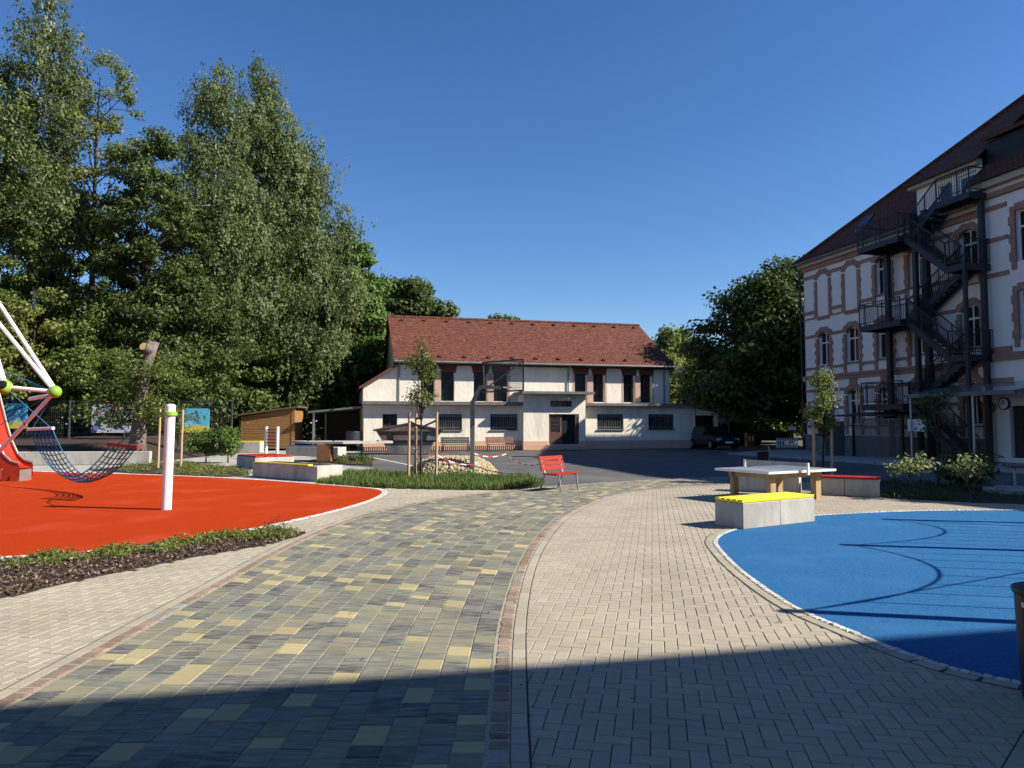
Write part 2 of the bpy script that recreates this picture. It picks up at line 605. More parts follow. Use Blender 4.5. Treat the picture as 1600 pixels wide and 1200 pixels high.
def paver_geo(mb, c, ux, uy, lx, ly, ztop, tone, gap=0.0048, ch=0.004, depth=0.018):
    hx, hy = lx / 2 - gap / 2, ly / 2 - gap / 2
    vs_ = []
    for z, d in ((ztop - depth, 0), (ztop - ch, 0), (ztop, ch)):
        for sx, sy in ((-1, -1), (1, -1), (1, 1), (-1, 1)):
            x, y = sx * (hx - d), sy * (hy - d)
            vs_.append((c[0] + ux[0] * x + uy[0] * y, c[1] + ux[1] * x + uy[1] * y, z))
    fs = [(8, 9, 10, 11)]
    for k in (0, 1):
        for i in range(4):
            j = (i + 1) % 4
            fs.append((k * 4 + i, k * 4 + j, k * 4 + 4 + j, k * 4 + 4 + i))
    mb.add(vs_, fs, tone)


HB = R(-11.2)
AX, AY = (math.cos(HB), math.sin(HB)), (-math.sin(HB), math.cos(HB))


def herringbone(parent, bounds, keep, n_single, name='paver'):
    U = 0.1
    cand = []
    seen = set()
    x0, x1, y0, y1 = bounds
    ox, oy = 0.696 - 0.1 * 0, 4.185
    n = int(max(x1 - x0, y1 - y0) / U) + 40
    for i in range(-260, 260):
        for k in range(-150, 150):
            # lattice (1,1) and (2,-2)
            a, b = i + 2 * k, i - 2 * k
            for horiz in (True, False):
                if horiz:
                    ca, cb = a + 1.0, b - 0.5
                    lx, ly = 2 * U, U
                else:
                    ca, cb = a + 2.5, b - 1.0
                    lx, ly = U, 2 * U
                X = ox + AX[0] * ca * U + AY[0] * cb * U
                Y = oy + AX[1] * ca * U + AY[1] * cb * U
                if not (x0 < X < x1 and y0 < Y < y1):
                    continue
                if abs(X) > 0.78 * Y + 1.6:
                    continue
                if not keep(X, Y):
                    continue
                cand.append((X * X + Y * Y if Y > 3.4 and abs(X) < 0.74 * Y else 1e6 + X * X + Y * Y, X, Y, lx, ly))
    cand.sort()
    rest = MB()
    for idx, (d, X, Y, lx, ly) in enumerate(cand):
        v = random.uniform(0.92, 1.06)
        tone = (0.358 * v, 0.316 * v * random.uniform(0.985, 1.01), 0.238 * v * random.uniform(0.96, 1.03))
        z = random.uniform(-0.0015, 0.0015)
        if idx < n_single:
            mb = MB()
            paver_geo(mb, (0, 0), AX, AY, lx, ly, z, tone)
            mb.build(name, 'paver_buff', parent, loc=(X, Y, 0))
        else:
            paver_geo(rest, (X, Y), AX, AY, lx, ly, z, tone)
    o = rest.build('pavers_beyond', 'paver_buff', parent)
    o['kind'] = 'stuff'
    return len(cand)


plaza_right = [(p[0], p[1]) for p in offset_line(RIGHT_E, 0.13)]
keep_poly = plaza_right + [(9.5, 20.9), (8.9, 19.5), (8.75, 17.3), (8.62, 16.35), (18, 14.5), (18, 1.0)]
BLUE_IN = [(p[0], p[1]) for p in offset_line(BLUE + [BLUE[0]], -0.10)][:-1]


def keep_r(X, Y):
    if not inside(X, Y, keep_poly):
        return False
    return not inside(X, Y, BLUE_IN)


left_out = [(p[0], p[1]) for p in offset_line(LEFT_E, -0.13)]
keep_lpoly = [(-8, 1.0), (-8, 6)] + [(p[0], p[1]) for p in RED[17:72]] + [(-5.5, 20.3), (-3.7, 18.9), (-1.6, 18.4), (-0.3, 18.3)] + left_out[70::-1]


def keep_l(X, Y):
    return inside(X, Y, keep_lpoly) and not inside(X, Y, MULCH)


n1 = herringbone(plaza, (-0.2, 12.5, 2.6, 21.5), keep_r, 300)
n2 = herringbone(plaza_l, (-7.5, 0.6, 2.6, 20.5), keep_l, 300)

# ------------------------------------------------------------------ curved path of mixed slabs
tone_mat('paver_mix', streak=(5, 26, 1), streak_amt=0.8, light=(0.29, 0.28, 0.205), bump=0.2, nscale=1.1)
path_poly = [(p[0] - 0.02, p[1]) for p in LEFT_E] + [(p[0] + 0.02, p[1]) for p in RIGHT_E[::-1]]
path = structure(ngon('path', path_poly, -0.0055, 'joint_sand'))
NC = 16
NST = len(LEFT_E) - 1


def edge_pt(line, t):
    t = max(0.0, min(t, NST - 1e-6))
    i = int(t)
    return line[i].lerp(line[i + 1], t - i)


def path_pt(fr, t):
    return edge_pt(LEFT_E, t).lerp(edge_pt(RIGHT_E, t), fr)


cand = []
for j in range(NC):
    t = random.uniform(0, 0.6)
    while t < NST - 1:
        L = random.choice((0.14, 0.14, 0.21, 0.21, 0.21, 0.25))
        mid = (j + 0.5) / NC
        p = path_pt(mid, t)
        st = (path_pt(mid, t + 0.5) - p).length / 0.5
        t2 = t + L / max(st, 1e-4)
        q = [path_pt(j / NC, t), path_pt((j + 1) / NC, t), path_pt((j + 1) / NC, t2), path_pt(j / NC, t2)]
        t = t2
        c = (q[0] + q[1] + q[2] + q[3]) / 4
        if abs(c.x) > 0.78 * c.y + 1.5 or c.y < 2.4:
            continue
        cand.append((c.length if c.y > 3.5 and abs(c.x) < 0.73 * c.y else 1e4 + c.length, c, q))
cand.sort(key=lambda e: e[0])
rest = MB()
for idx, (d, c, q) in enumerate(cand):
    u = random.random()
    v = random.uniform(0.85, 1.15)
    if u < 0.15:
        tone = (0.085 * v, 0.087 * v, 0.088 * v)
    elif u < 0.26:
        tone = (0.40 * v, 0.33 * v, 0.165 * v)
    elif u < 0.54:
        tone = (0.212 * v, 0.196 * v, 0.132 * v)
    else:
        tone = (0.148 * v, 0.149 * v, 0.127 * v)
    z = random.uniform(-0.001, 0.002)
    off = Vector((c.x, c.y)) if idx < 300 else Vector((0, 0))
    vs_ = []
    ex = ((q[1] + q[2]) - (q[0] + q[3])).normalized()
    ey = ((q[2] + q[3]) - (q[0] + q[1])).normalized()
    for zz, dx_, dy_ in ((z - 0.009, 0.0035, 0.0025), (z - 0.004, 0.0035, 0.0025), (z, 0.0075, 0.0070)):
        for ci, p in enumerate(q):
            sx_ = 1 if ci in (0, 3) else -1
            sy_ = 1 if ci in (0, 1) else -1
            pp = p + ex * (sx_ * dx_) + ey * (sy_ * dy_) - off
            vs_.append((pp.x, pp.y, zz))
    fs = [(8, 9, 10, 11)]
    for k in (0, 1):
        for i in range(4):
            jn = (i + 1) % 4
            fs.append((k * 4 + i, k * 4 + jn, k * 4 + 4 + jn, k * 4 + 4 + i))
    if idx < 300:
        MB().add(vs_, fs, tone).build('paver', 'paver_mix', path, loc=(c.x, c.y, 0))
    else:
        rest.add(vs_, fs, tone)
o = rest.build('pavers_beyond', 'paver_mix', path)
o['kind'] = 'stuff'

# granite setts and soldier courses along both edges of the path
tone_mat('granite_sett', streak=(1, 1, 1), streak_amt=0.45, light=(0.36, 0.27, 0.22), bump=0.7, nscale=22, rough=0.8)


def along(line, start, end):
    """arc-length walk helper"""
    acc = [0.0]
    for i in range(len(line) - 1):
        acc.append(acc[-1] + (line[i + 1] - line[i]).length)

    def at_(s):
        s = max(0, min(s, acc[-1] - 1e-6))
        lo = int(np.searchsorted(acc, s, side='right')) - 1
        lo = max(0, min(lo, len(line) - 2))
        t = (s - acc[lo]) / max(acc[lo + 1] - acc[lo], 1e-9)
        d = (line[lo + 1] - line[lo]).normalized()
        return line[lo].lerp(line[lo + 1], t), d
    return acc[-1], at_


def sett_row(name, parent, line, off0, off1, lmin, lmax, ztop, tonefn, m, nsing, rough_edge=0.006, gap=0.012, piece='sett', ymax=40.0):
    L, at_ = along(line, 0, 1)
    s = 0.0
    items = []
    while s < L:
        l = random.uniform(lmin, lmax)
        p, d = at_(s + l / 2)
        if p.y > 2.4 and abs(p.x) < 0.8 * p.y + 1.2 and p.y < ymax:
            items.append((p, d, l))
        s += l
    items.sort(key=lambda e: e[0].length if e[0].y > 3.5 and abs(e[0].x) < 0.74 * e[0].y else 1e3 + e[0].length)
    rest_ = MB()
    for idx, (p, d, l) in enumerate(items):
        nrm = Vector((d.y, -d.x))
        c = p + nrm * ((off0 + off1) / 2)
        w = abs(off1 - off0) - gap * 0.6
        h = l - gap
        jx = lambda: random.uniform(-rough_edge, rough_edge)
        base = c if idx < nsing else Vector((0, 0))
        zt = ztop + random.uniform(-0.5, 1) * rough_edge * 0.6
        vs_ = []
        rings = ((-0.03, 0.0), (zt - 0.007, 0.0), (zt - 0.001, 0.008), (zt + 0.001, 0.02))
        if rough_edge < 0.003:
            rings = ((-0.03, 0.0), (zt - 0.003, 0.0), (zt, 0.004))
        cor = [(sx * w / 2 + jx(), sy * h / 2 + jx()) for sx, sy in ((-1, -1), (1, -1), (1, 1), (-1, 1))]
        for z, ins in rings:
            for cx, cy in cor:
                x = cx - math.copysign(ins, cx)
                y = cy - math.copysign(ins, cy)
                q = c + nrm * x + d * y - base
                vs_.append((q.x, q.y, z + (random.uniform(-0.002, 0.002) if rough_edge > 0.003 else 0)))
        nr = len(rings)
        fs = [tuple((nr - 1) * 4 + k for k in range(4))]
        for k in range(nr - 1):
            for i in range(4):
                jn = (i + 1) % 4
                fs.append((k * 4 + i, k * 4 + jn, k * 4 + 4 + jn, k * 4 + 4 + i))
        if idx < nsing:
            MB().add(vs_, fs, tonefn()).build(piece, m, parent, loc=(c.x, c.y, 0))
        else:
            rest_.add(vs_, fs, tonefn())
    if rest_.v:
        o_ = rest_.build(piece + 's_beyond', m, parent)
        o_['kind'] = 'stuff'


def red_granite():
    v = random.uniform(0.6, 1.15)
    if random.random() < 0.15:
        return (0.28 * v, 0.265 * v, 0.25 * v)
    return (0.30 * v, 0.212 * v, 0.155 * v)


def buff():
    v = random.uniform(0.86, 1.08)
    return (0.352 * v, 0.316 * v, 0.234 * v)


def white_stone():
    v = random.uniform(0.75, 1.2)
    return (0.52 * v, 0.50 * v, 0.46 * v)


def strip(name, line, o0, o1, z, m):
    a, b = offset_line(line, o0), offset_line(line, o1)
    mb = MB()
    for i in range(len(a) - 1):
        mb.add([(a[i].x, a[i].y, z), (b[i].x, b[i].y, z), (b[i + 1].x, b[i + 1].y, z), (a[i + 1].x, a[i + 1].y, z)], [(0, 1, 2, 3)])
    return mb.build(name, m)


kr = structure(strip('sett_kerb', RIGHT_E, -0.012, 0.128, 0.0025, 'joint_sand'))
sett_row('r', kr, RIGHT_E, 0.005, 0.125, 0.09, 0.17, 0.008, red_granite, 'granite_sett', 150, gap=0.02)
er1 = strip('edging_bed', RIGHT_E, 0.127, 0.238, 0.0028, 'sand_bed')
er1.parent = kr
sett_row('r', kr, RIGHT_E, 0.130, 0.228, 0.198, 0.202, 0.005, buff, 'paver_buff', 90, rough_edge=0.001, gap=0.004, piece='edging_paver')
kl = structure(strip('sett_kerb', LEFT_E, 0.012, -0.128, 0.0025, 'joint_sand'))
sett_row('l', kl, LEFT_E, -0.005, -0.125, 0.09, 0.17, 0.008, red_granite, 'granite_sett', 150, gap=0.02)
el1 = strip('edging_bed', LEFT_E, -0.127, -0.238, 0.0028, 'sand_bed')
el1.parent = kl
sett_row('l', kl, LEFT_E, -0.130, -0.228, 0.198, 0.202, 0.005, buff, 'paver_buff', 60, rough_edge=0.001, gap=0.004, piece='edging_paver')

# ------------------------------------------------------------------ rubber play surfaces with stone edging
def rubber(name, poly, c1, c2):
    m = mat(name + '_rubber', tuple(x * 0.72 for x in c1), tuple(x * 1.12 for x in c2), scale=75, rough=0.95, bump=0.7, bscale=150, spec=0.1, detail=3, contrast=(0.3, 0.7), c3=tuple(1.06 * (a + b) / 2 + 0.014 for a, b in zip(c1, c2)), c3scale=0.8)
    return structure(ngon(name, poly, 0.007, m, 0.04))


red_s = rubber('red_play_surface', [(p[0], p[1]) for p in RED] + [(-24, 20)], (0.37, 0.025, 0.001), (0.485, 0.048, 0.003))
blue_s = rubber('blue_play_surface', [(p[0], p[1]) for p in BLUE], (0.012, 0.095, 0.255), (0.038, 0.17, 0.38))
redl = [Vector((p[0], p[1])) for p in RED]
bluel = [Vector((p[0], p[1])) for p in BLUE] + [Vector(BLUE[0][:2])]
tone_mat('white_sett', streak=(1, 1, 1), streak_amt=0.4, light=(0.62, 0.60, 0.56), bump=0.6, nscale=20)
er = structure(strip('stone_edging', redl, 0.0, 0.16, 0.005, 'joint_sand'))
sett_row('e', er, redl, 0.004, 0.075, 0.06, 0.10, 0.012, white_stone, 'white_sett', 150, gap=0.01, piece='edge_stone')
sett_row('e', er, redl, 0.078, 0.15, 0.06, 0.10, 0.012, white_stone, 'white_sett', 140, gap=0.01, piece='edge_stone')
eb = structure(strip('stone_edging', bluel, -0.077, 0.0, 0.0045, 'joint_sand'))
sett_row('e', eb, bluel, -0.004, -0.075, 0.06, 0.10, 0.012, white_stone, 'white_sett', 220, gap=0.01, piece='edge_stone')
eb1 = strip('edging_bed', bluel, -0.0775, -0.188, 0.0035, 'sand_bed')
eb1.parent = eb
sett_row('e', eb, bluel, -0.080, -0.178, 0.198, 0.202, 0.006, buff, 'paver_buff', 90, rough_edge=0.001, gap=0.004, piece='edging_paver')

# edging and narrow bed in the near right corner
NEAR = [Vector(p) for p in ((1.2, 2.2), (1.75, 2.88), (2.35, 3.54), (2.82, 4.02), (3.2, 4.40), (3.6, 4.60))]
en = structure(strip('corner_edging', NEAR, -0.008, 0.118, 0.0030, 'sand_bed'))
sett_row('n', en, NEAR, 0.0, 0.098, 0.198, 0.202, 0.007, buff, 'paver_buff', 40, rough_edge=0.001, gap=0.005, piece='edging_paver')
sett_row('n', en, NEAR, 0.104, 0.185, 0.07, 0.11, 0.012, white_stone, 'white_sett', 60, gap=0.012, piece='edge_stone')
structure(ngon('corner_bed', [(1.35, 2.1), (1.9, 2.78), (2.48, 3.42), (2.94, 3.89), (3.28, 4.24), (3.7, 4.44), (5.5, 3.75), (6.5, 1.5), (2.0, 1.2)], 0.0055, 'soil', 0.02))

# ------------------------------------------------------------------ beds, bark mulch, ground cover
def quads_mesh(name, C, N, T, L, W, m, parent=None):
    """leaf-like rhombi: centres C, normals N, long axes T"""
    N = N / (np.linalg.norm(N, axis=1, keepdims=True) + 1e-9)
    T = T - N * (T * N).sum(1, keepdims=True)
    T = T / (np.linalg.norm(T, axis=1, keepdims=True) + 1e-9)
    B = np.cross(N, T)
    n = len(C)
    L = np.asarray(L).reshape(-1, 1) * np.ones((n, 1))
    W = np.asarray(W).reshape(-1, 1) * np.ones((n, 1))
    V = np.empty((n, 4, 3), np.float32)
    V[:, 0] = C - T * L / 2
    V[:, 1] = C + B * W / 2 - T * L * 0.08
    V[:, 2] = C + T * L / 2
    V[:, 3] = C - B * W / 2 - T * L * 0.08
    me = bpy.data.meshes.new(name)
    me.vertices.add(n * 4)
    me.vertices.foreach_set('co', V.ravel())
    me.loops.add(n * 4)
    me.loops.foreach_set('vertex_index', np.arange(n * 4, dtype=np.int32))
    me.polygons.add(n)
    me.polygons.foreach_set('loop_start', np.arange(0, n * 4, 4, dtype=np.int32))
    me.update(calc_edges=True)
    me.materials.append(MATS[m] if isinstance(m, str) else m)
    return link(name, me, parent)


def in_poly_pts(poly, n, rng):
    P = np.array([(p[0], p[1]) for p in poly])
    lo, hi = P.min(0), P.max(0)
    out = []
    while len(out) < n:
        q = lo + (hi - lo) * rng.random((n, 2))
        out += [tuple(p) for p in q if inside(p[0], p[1], poly)]
    return np.array(out[:n])


leaf_mat('bark_chip', (0.035, 0.022, 0.015), (0.11, 0.07, 0.048), (0.30, 0.22, 0.16), 0.0)
rng = np.random.default_rng(3)
structure(ngon('planting_bed', MULCH, 0.004, 'soil', 0.03))
vis = [p for p in MULCH]
m_vis = [(-9.0, 6.2)] + MULCH[2:-2] + [(-9, 7.9)]
C2 = in_poly_pts(m_vis, 9000, rng)
Cc = np.column_stack([C2, 0.012 + 0.02 * rng.random(len(C2))])
Nn = rng.normal(size=Cc.shape) * 0.45 + np.array([0, 0, 1.0])
o = quads_mesh('bark_mulch', Cc, Nn, rng.normal(size=Cc.shape), 0.03 + 0.05 * rng.random(len(Cc)), 0.012 + 0.02 * rng.random(len(Cc)), 'bark_chip')
tag(o, 'dark bark mulch covering the bed beside the orange rubber', 'mulch', kind='stuff')


def low_plants(name, label, centres, hmax, n_each, rad, leaf, m, seed, cat='ground cover'):
    rg = np.random.default_rng(seed)
    Cs, Ns, Ts = [], [], []
    for (x, y, s) in centres:
        k = int(n_each * s)
        a = rg.random(k) * 2 * np.pi
        r = rad * s * np.sqrt(rg.random(k))
        z = hmax * s * rg.random(k) * (1 - (r / (rad * s)) ** 2 * 0.7) + 0.02
        Cs.append(np.column_stack([x + r * np.cos(a), y + r * np.sin(a), z]))
        Ns.append(rg.normal(size=(k, 3)) * 0.6 + np.array([0, 0, 0.9]))
        Ts.append(rg.normal(size=(k, 3)))
    C_, N_, T_ = np.vstack(Cs), np.vstack(Ns), np.vstack(Ts)
    o_ = quads_mesh(name, C_, N_, T_, leaf * (0.6 + 0.8 * rg.random(len(C_))), leaf * 0.6 * (0.6 + 0.8 * rg.random(len(C_))), m)
    return tag(o_, label, cat, kind='stuff')


bed_line = [(-9, 8.0), (-6.65, 8.9), (-5.7, 9.38), (-4.95, 10.2), (-4.45, 11.0), (-3.9, 11.4)]
cs = []
for i in range(len(bed_line) - 1):
    a, b = bed_line[i], bed_line[i + 1]
    for k in range(9):
        t = random.random()
        w = random.uniform(0.03, 0.75)
        cs.append((a[0] + (b[0] - a[0]) * t + w * 0.45, a[1] + (b[1] - a[1]) * t - w * 0.75, random.uniform(0.5, 1.1)))
cs += [(-3.5, 11.0, 0.9), (-3.6, 11.15, 1.1), (-3.45, 10.75, 0.8), (-3.85, 11.2, 1.0), (-4.0, 10.7, 0.9)]
low_plants('ground_cover', 'low leafy ground cover along the orange rubber edge', cs, 0.12, 130, 0.26, 0.045, 'leaf_yellow', 11)
low_plants('ground_cover', 'darker low leaves scattered through the bark mulch bed', [(x, y - 0.1, s * 0.8) for x, y, s in cs[::2]], 0.12, 70, 0.26, 0.042, 'leaf_mid', 12)
# a few arching bare twigs at the tip of the bed
tw = MB()
for k in range(14):
    x, y = -3.6 + random.uniform(-0.25, 0.2), 11.05 + random.uniform(-0.15, 0.15)
    dx, dy = random.uniform(-0.3, 0.3), random.uniform(-0.2, 0.2)
    tw.tube([(x, y, 0), (x + dx * 0.5, y + dy * 0.5, 0.2), (x + dx, y + dy, 0.24 + random.uniform(-0.1, 0.08))], [0.004, 0.003, 0.002], 4)
tag(tw.build('bare_twigs', 'dark_bark'), 'sprawling brown twigs of the low shrub at the bed tip', 'twigs', kind='stuff')

structure(ngon('planting_bed', BED_R, 0.004, 'soil', 0.03))
cs = [(*p, random.uniform(0.5, 1.2)) for p in in_poly_pts(BED_R, 130, rng)]
low_plants('ground_cover', 'low green plants filling the shaded bed behind the blue rubber', cs, 0.16, 90, 0.30, 0.055, 'leaf_dark', 13)
# left beds around the terrace
BED_L2 = [(-15.6, 26.2), (-12.9, 24.4), (-9.1, 22.9), (-8.7, 23.6), (-9.7, 26.2), (-11.1, 28.3), (-14.0, 30.5), (-15.5, 30.5)]
structure(ngon('planting_bed', BED_L2, 0.004, 'soil', 0.03))
cs = [(*p, random.uniform(0.4, 1.0)) for p in in_poly_pts(BED_L2, 90, rng)]
low_plants('ground_cover', 'sparse low plants in the bed behind the orange rubber', cs, 0.22, 110, 0.36, 0.06, 'leaf_yellow', 14)
BED_L3 = [(-8.3, 31.8), (-6.8, 29.8), (-5.7, 29.2), (-6.5, 33.0), (-7.6, 35.4), (-8.6, 35.0)]
structure(ngon('planting_bed', BED_L3, 0.004, 'soil', 0.03))
cs = [(*p, random.uniform(0.4, 1.0)) for p in in_poly_pts(BED_L3, 26, rng)]
low_plants('ground_cover', 'small green plants in the bed beside the wire bin', cs, 0.35, 110, 0.36, 0.07, 'leaf_mid', 15)

fl_ = []
for k in range(120):
    x, y = random.uniform(-3, 9), random.uniform(3.8, 17)
    if abs(x) < 0.72 * y:
        fl_.append((x, y, 0.012))
fl_ = np.array(fl_)
o = quads_mesh('fallen_leaves', fl_, np.tile([0.1, 0.1, 1.0], (len(fl_), 1)) + rng.normal(size=fl_.shape) * 0.3, rng.normal(size=fl_.shape), 0.02 + 0.03 * rng.random(len(fl_)), 0.012 + 0.015 * rng.random(len(fl_)), 'bark_chip')
tag(o, 'small dry leaves and crumbs scattered over the paving', 'leaves', kind='stuff')

# grass strip
structure(ngon('lawn', GRASS, 0.0, 'earth', 0.03))
C2 = in_poly_pts(GRASS, 26000, rng)
h = 0.08 + 0.15 * rng.random(len(C2)) ** 1.7
patch = np.sin(C2[:, 0] * 3.1) * np.sin(C2[:, 1] * 2.3 + 1) * 0.5 + 0.5
h *= 0.7 + 0.7 * patch
lean = rng.normal(size=(len(C2), 3)) * np.array([0.35, 0.35, 0]) + np.array([0, 0, 1])
Cc = np.column_stack([C2, h / 2])
Nn = rng.normal(size=Cc.shape) * np.array([1, 1, 0.2])
o = quads_mesh('grass', Cc, Nn, lean, h, 0.016 + 0.012 * rng.random(len(C2)), 'grass_blade')
tag(o, 'unmown green grass strip between pavement and gravel heap', 'grass', kind='stuff')

# ------------------------------------------------------------------ walls with openings
def wall_panel(mb, x0, x1, z0, z1, ops, y=0.0, depth=0.22):
    xs = sorted({x0, x1, *[o[0] for o in ops], *[o[1] for o in ops]})
    zs = sorted({z0, z1, *[o[2] for o in ops], *[o[3] for o in ops]})
    for i in range(len(xs) - 1):
        for k in range(len(zs) - 1):
            cx, cz = (xs[i] + xs[i + 1]) / 2, (zs[k] + zs[k + 1]) / 2
            if any(o[0] < cx < o[1] and o[2] < cz < o[3] for o in ops):
                continue
            mb.add([(xs[i], y, zs[k]), (xs[i + 1], y, zs[k]), (xs[i + 1], y, zs[k + 1]), (xs[i], y, zs[k + 1])], [(0, 1, 2, 3)])
    for a, b, c, d in ops:
        yb = y + depth
        mb.add([(a, y, c), (b, y, c), (b, y, d), (a, y, d), (a, yb, c), (b, yb, c), (b, yb, d), (a, yb, d)],
               [(0, 4, 5, 1), (1, 5, 6, 2), (2, 6, 7, 3), (3, 7, 4, 0)])
    return mb


def add_window(parent, x0, x1, z0, z1, y, fm, cols=2, transom=0.7, fw=0.07, gm='glass', bars=0, sill=None):
    f_ = MB()
    f_.box(x0, x0 + fw, y, y + 0.06, z0, z1)
    f_.box(x1 - fw, x1, y, y + 0.06, z0, z1)
    f_.box(x0 + fw, x1 - fw, y, y + 0.06, z0, z0 + fw)
    f_.box(x0 + fw, x1 - fw, y, y + 0.06, z1 - fw, z1)
    w = x1 - x0
    for k in range(1, cols):
        xm = x0 + w * k / cols
        f_.box(xm - fw * 0.45, xm + fw * 0.45, y + 0.002, y + 0.058, z0 + fw, z1 - fw)
    if transom:
        zt = z0 + (z1 - z0) * transom
        f_.box(x0 + fw, x1 - fw, y - 0.004, y + 0.054, zt - fw * 0.6, zt + fw * 0.6)
    o_ = f_.build('window', fm, parent)
    MB().box(x0 + fw * 0.5, x1 - fw * 0.5, y + 0.03, y + 0.04, z0 + fw * 0.5, z1 - fw * 0.5).build('pane', gm, o_)
    if bars:
        b_ = MB()
        for k in range(bars):
            x = x0 + 0.03 + (w - 0.06) * k / (bars - 1)
            b_.bar((x, y - 0.1, z0 + 0.04), (x, y - 0.1, z1 - 0.04), 0.014, 0.014)
        for z in (z0 + 0.16, z1 - 0.12):
            b_.bar((x0, y - 0.085, z), (x1, y - 0.085, z), 0.014, 0.03)
        b_.build('bars', 'steel', o_)
    if sill:
        MB().box(x0 - 0.05, x1 + 0.05, y - 0.26, y, z0 - 0.05, z0 - 0.003).build('sill', sill, o_)
    return o_


# ------------------------------------------------------------------ gym hall
mat('render_cream', (0.76, 0.70, 0.57), (0.83, 0.775, 0.65), scale=2.0, rough=0.95, bump=0.9, bscale=7, c3=(0.66, 0.60, 0.48), c3scale=1.1, stretch=(1, 1, 0.45))
mat('render_pink', (0.50, 0.33, 0.26), (0.56, 0.385, 0.31), scale=2.5, rough=0.9, bump=0.3, bscale=12)
mat('render_salmon', (0.62, 0.36, 0.24), (0.66, 0.40, 0.28), scale=2.5, rough=0.9)
mat('brick_brown', (0.11, 0.045, 0.035), (0.16, 0.06, 0.045), scale=6, rough=0.85, bump=0.4)
mat('zinc', (0.14, 0.145, 0.145), (0.20, 0.205, 0.205), scale=2, rough=0.55, metal=0.3)
mat('dark_frame', (0.03, 0.022, 0.018), (0.05, 0.036, 0.03), scale=5, rough=0.6)
mat('door_brown', (0.09, 0.045, 0.035), (0.13, 0.065, 0.05), scale=4, rough=0.6)
tile_mat('tile_red', (0.10, 0.029, 0.018), (0.17, 0.055, 0.034), (0.045, 0.015, 0.011), 0.20, 0.17, 1.0, 1.85, dirt=(0.25, 0.15, 0.10))
gym = thing('gym_hall', 'cream rendered gym hall with red tiled gable roof across the yard', 'building', (-9.1, 43.6, 0), R(14))
ops_low = [(1.14, 2.04, 0.62, 2.28), (4.44, 6.11, 1.28, 2.28), (7.94, 9.76, 1.28, 2.29), (15.22, 17.1, 1.29, 2.31), (18.91, 20.8, 1.29, 2.32)]
wl = MB()
wall_panel(wl, 0, 10.0, 0.58, 2.82, [o for o in ops_low if o[1] < 10.5])
wr_ = MB()
wall_panel(wr_, 14.2, 22.4, 0.56, 2.82, [o for o in ops_low if o[0] > 14])
wl.add([(0, 0, 0), (0, 12, 0), (0, 12, 2.82), (0, 0, 2.82)], [(0, 1, 2, 3)])
wr_.add([(22.4, 0, 0), (22.4, 12, 0), (22.4, 12, 2.82), (22.4, 0, 2.82)], [(3, 2, 1, 0)])
wl.build('lower_wall', 'render_cream', gym)
wr_.build('lower_wall', 'render_cream', gym)
MB().box(-0.02, 10.0, -0.03, 0.1, 0.27, 0.58).build('plinth', 'render_salmon', gym)
MB().box(-0.02, 10.0, -0.02, 0.1, 0, 0.268).build('well_shade_strip', 'dark_frame', gym)  # flat dark strip, colour stands for shade in the well behind the bars
MB().box(14.2, 22.42, -0.03, 0.1, 0, 0.56).build('plinth', 'render_pink', gym)
fz = MB()
fz.box(-0.12, 10.2, -0.5, 1.0, 2.86, 3.06)
fz.box(14.3, 22.95, -0.5, 1.0, 2.86, 3.03)
build_parts(fz, 'flat_roof_edge', 'zinc', gym)
sf = MB()
sf.box(-0.05, 10.1, -0.38, 1.0, 2.80, 2.857)
sf.box(14.35, 22.7, -0.38, 1.0, 2.80, 2.857)
build_parts(sf, 'soffit', 'render_pink', gym)
MB().box(0.0, 22.4, 0.9, 12.0, 3.03, 3.055).build('flat_roof', 'asphalt', gym)
# upper wall
ops_up = []
for a, b in ((3.60, 4.47), (4.90, 5.78), (7.05, 7.94), (8.38, 9.35), (14.0, 14.87), (15.33, 16.16), (17.52, 18.37), (18.8, 19.65)):
    ops_up.append((a, b, 3.14, 5.1))
wu = MB()
wall_panel(wu, 2.1, 20.98, 3.06, 5.75, ops_up, y=1.0, depth=0.35)
wu.add([(2.1, 1, 3.06), (2.1, 12, 3.06), (2.1, 12, 5.75), (2.1, 6.5, 9.2), (2.1, 1, 5.75)], [(0, 1, 2, 3, 4)])
wu.add([(20.98, 1, 3.06), (20.98, 12, 3.06), (20.98, 12, 5.75), (20.98, 6.5, 9.2), (20.98, 1, 5.75)], [(4, 3, 2, 1, 0)])
wu.add([(2.1, 12, 0), (20.98, 12, 0), (20.98, 12, 5.75), (2.1, 12, 5.75)], [(0, 3, 2, 1)])
wu.build('wall', 'render_cream', gym)
for a, b, c, d in ops_up:
    add_window(gym, a, b, c, d, 1.3, 'dark_frame', cols=2, transom=0.62, fw=0.06)
    # flared brick lintel with segmental soffit
    mb = MB()
    pts = [(a - 0.05, 4.96), ((a + b) / 2 - 0.22, 5.06), ((a + b) / 2 + 0.22, 5.06), (b + 0.05, 4.96), (b + 0.20, 5.62), (a - 0.20, 5.62)]
    mb.prism(pts, 0.94, 1.28, axis='y')
    mb.build('lintel', 'brick_brown', gym)
for a, b in ((4.49, 4.88), (7.96, 8.36), (14.89, 15.31), (18.39, 18.78)):
    MB().box(a, b, 0.955, 1.1, 3.07, 4.955).build('pilaster', 'render_pink', gym)
for a in (16.18, 19.67, 3.45, 9.37, 17.42, 13.88):
    MB().box(a, a + 0.12, 0.985, 1.1, 3.07, 4.955).build('reveal', 'render_pink', gym)
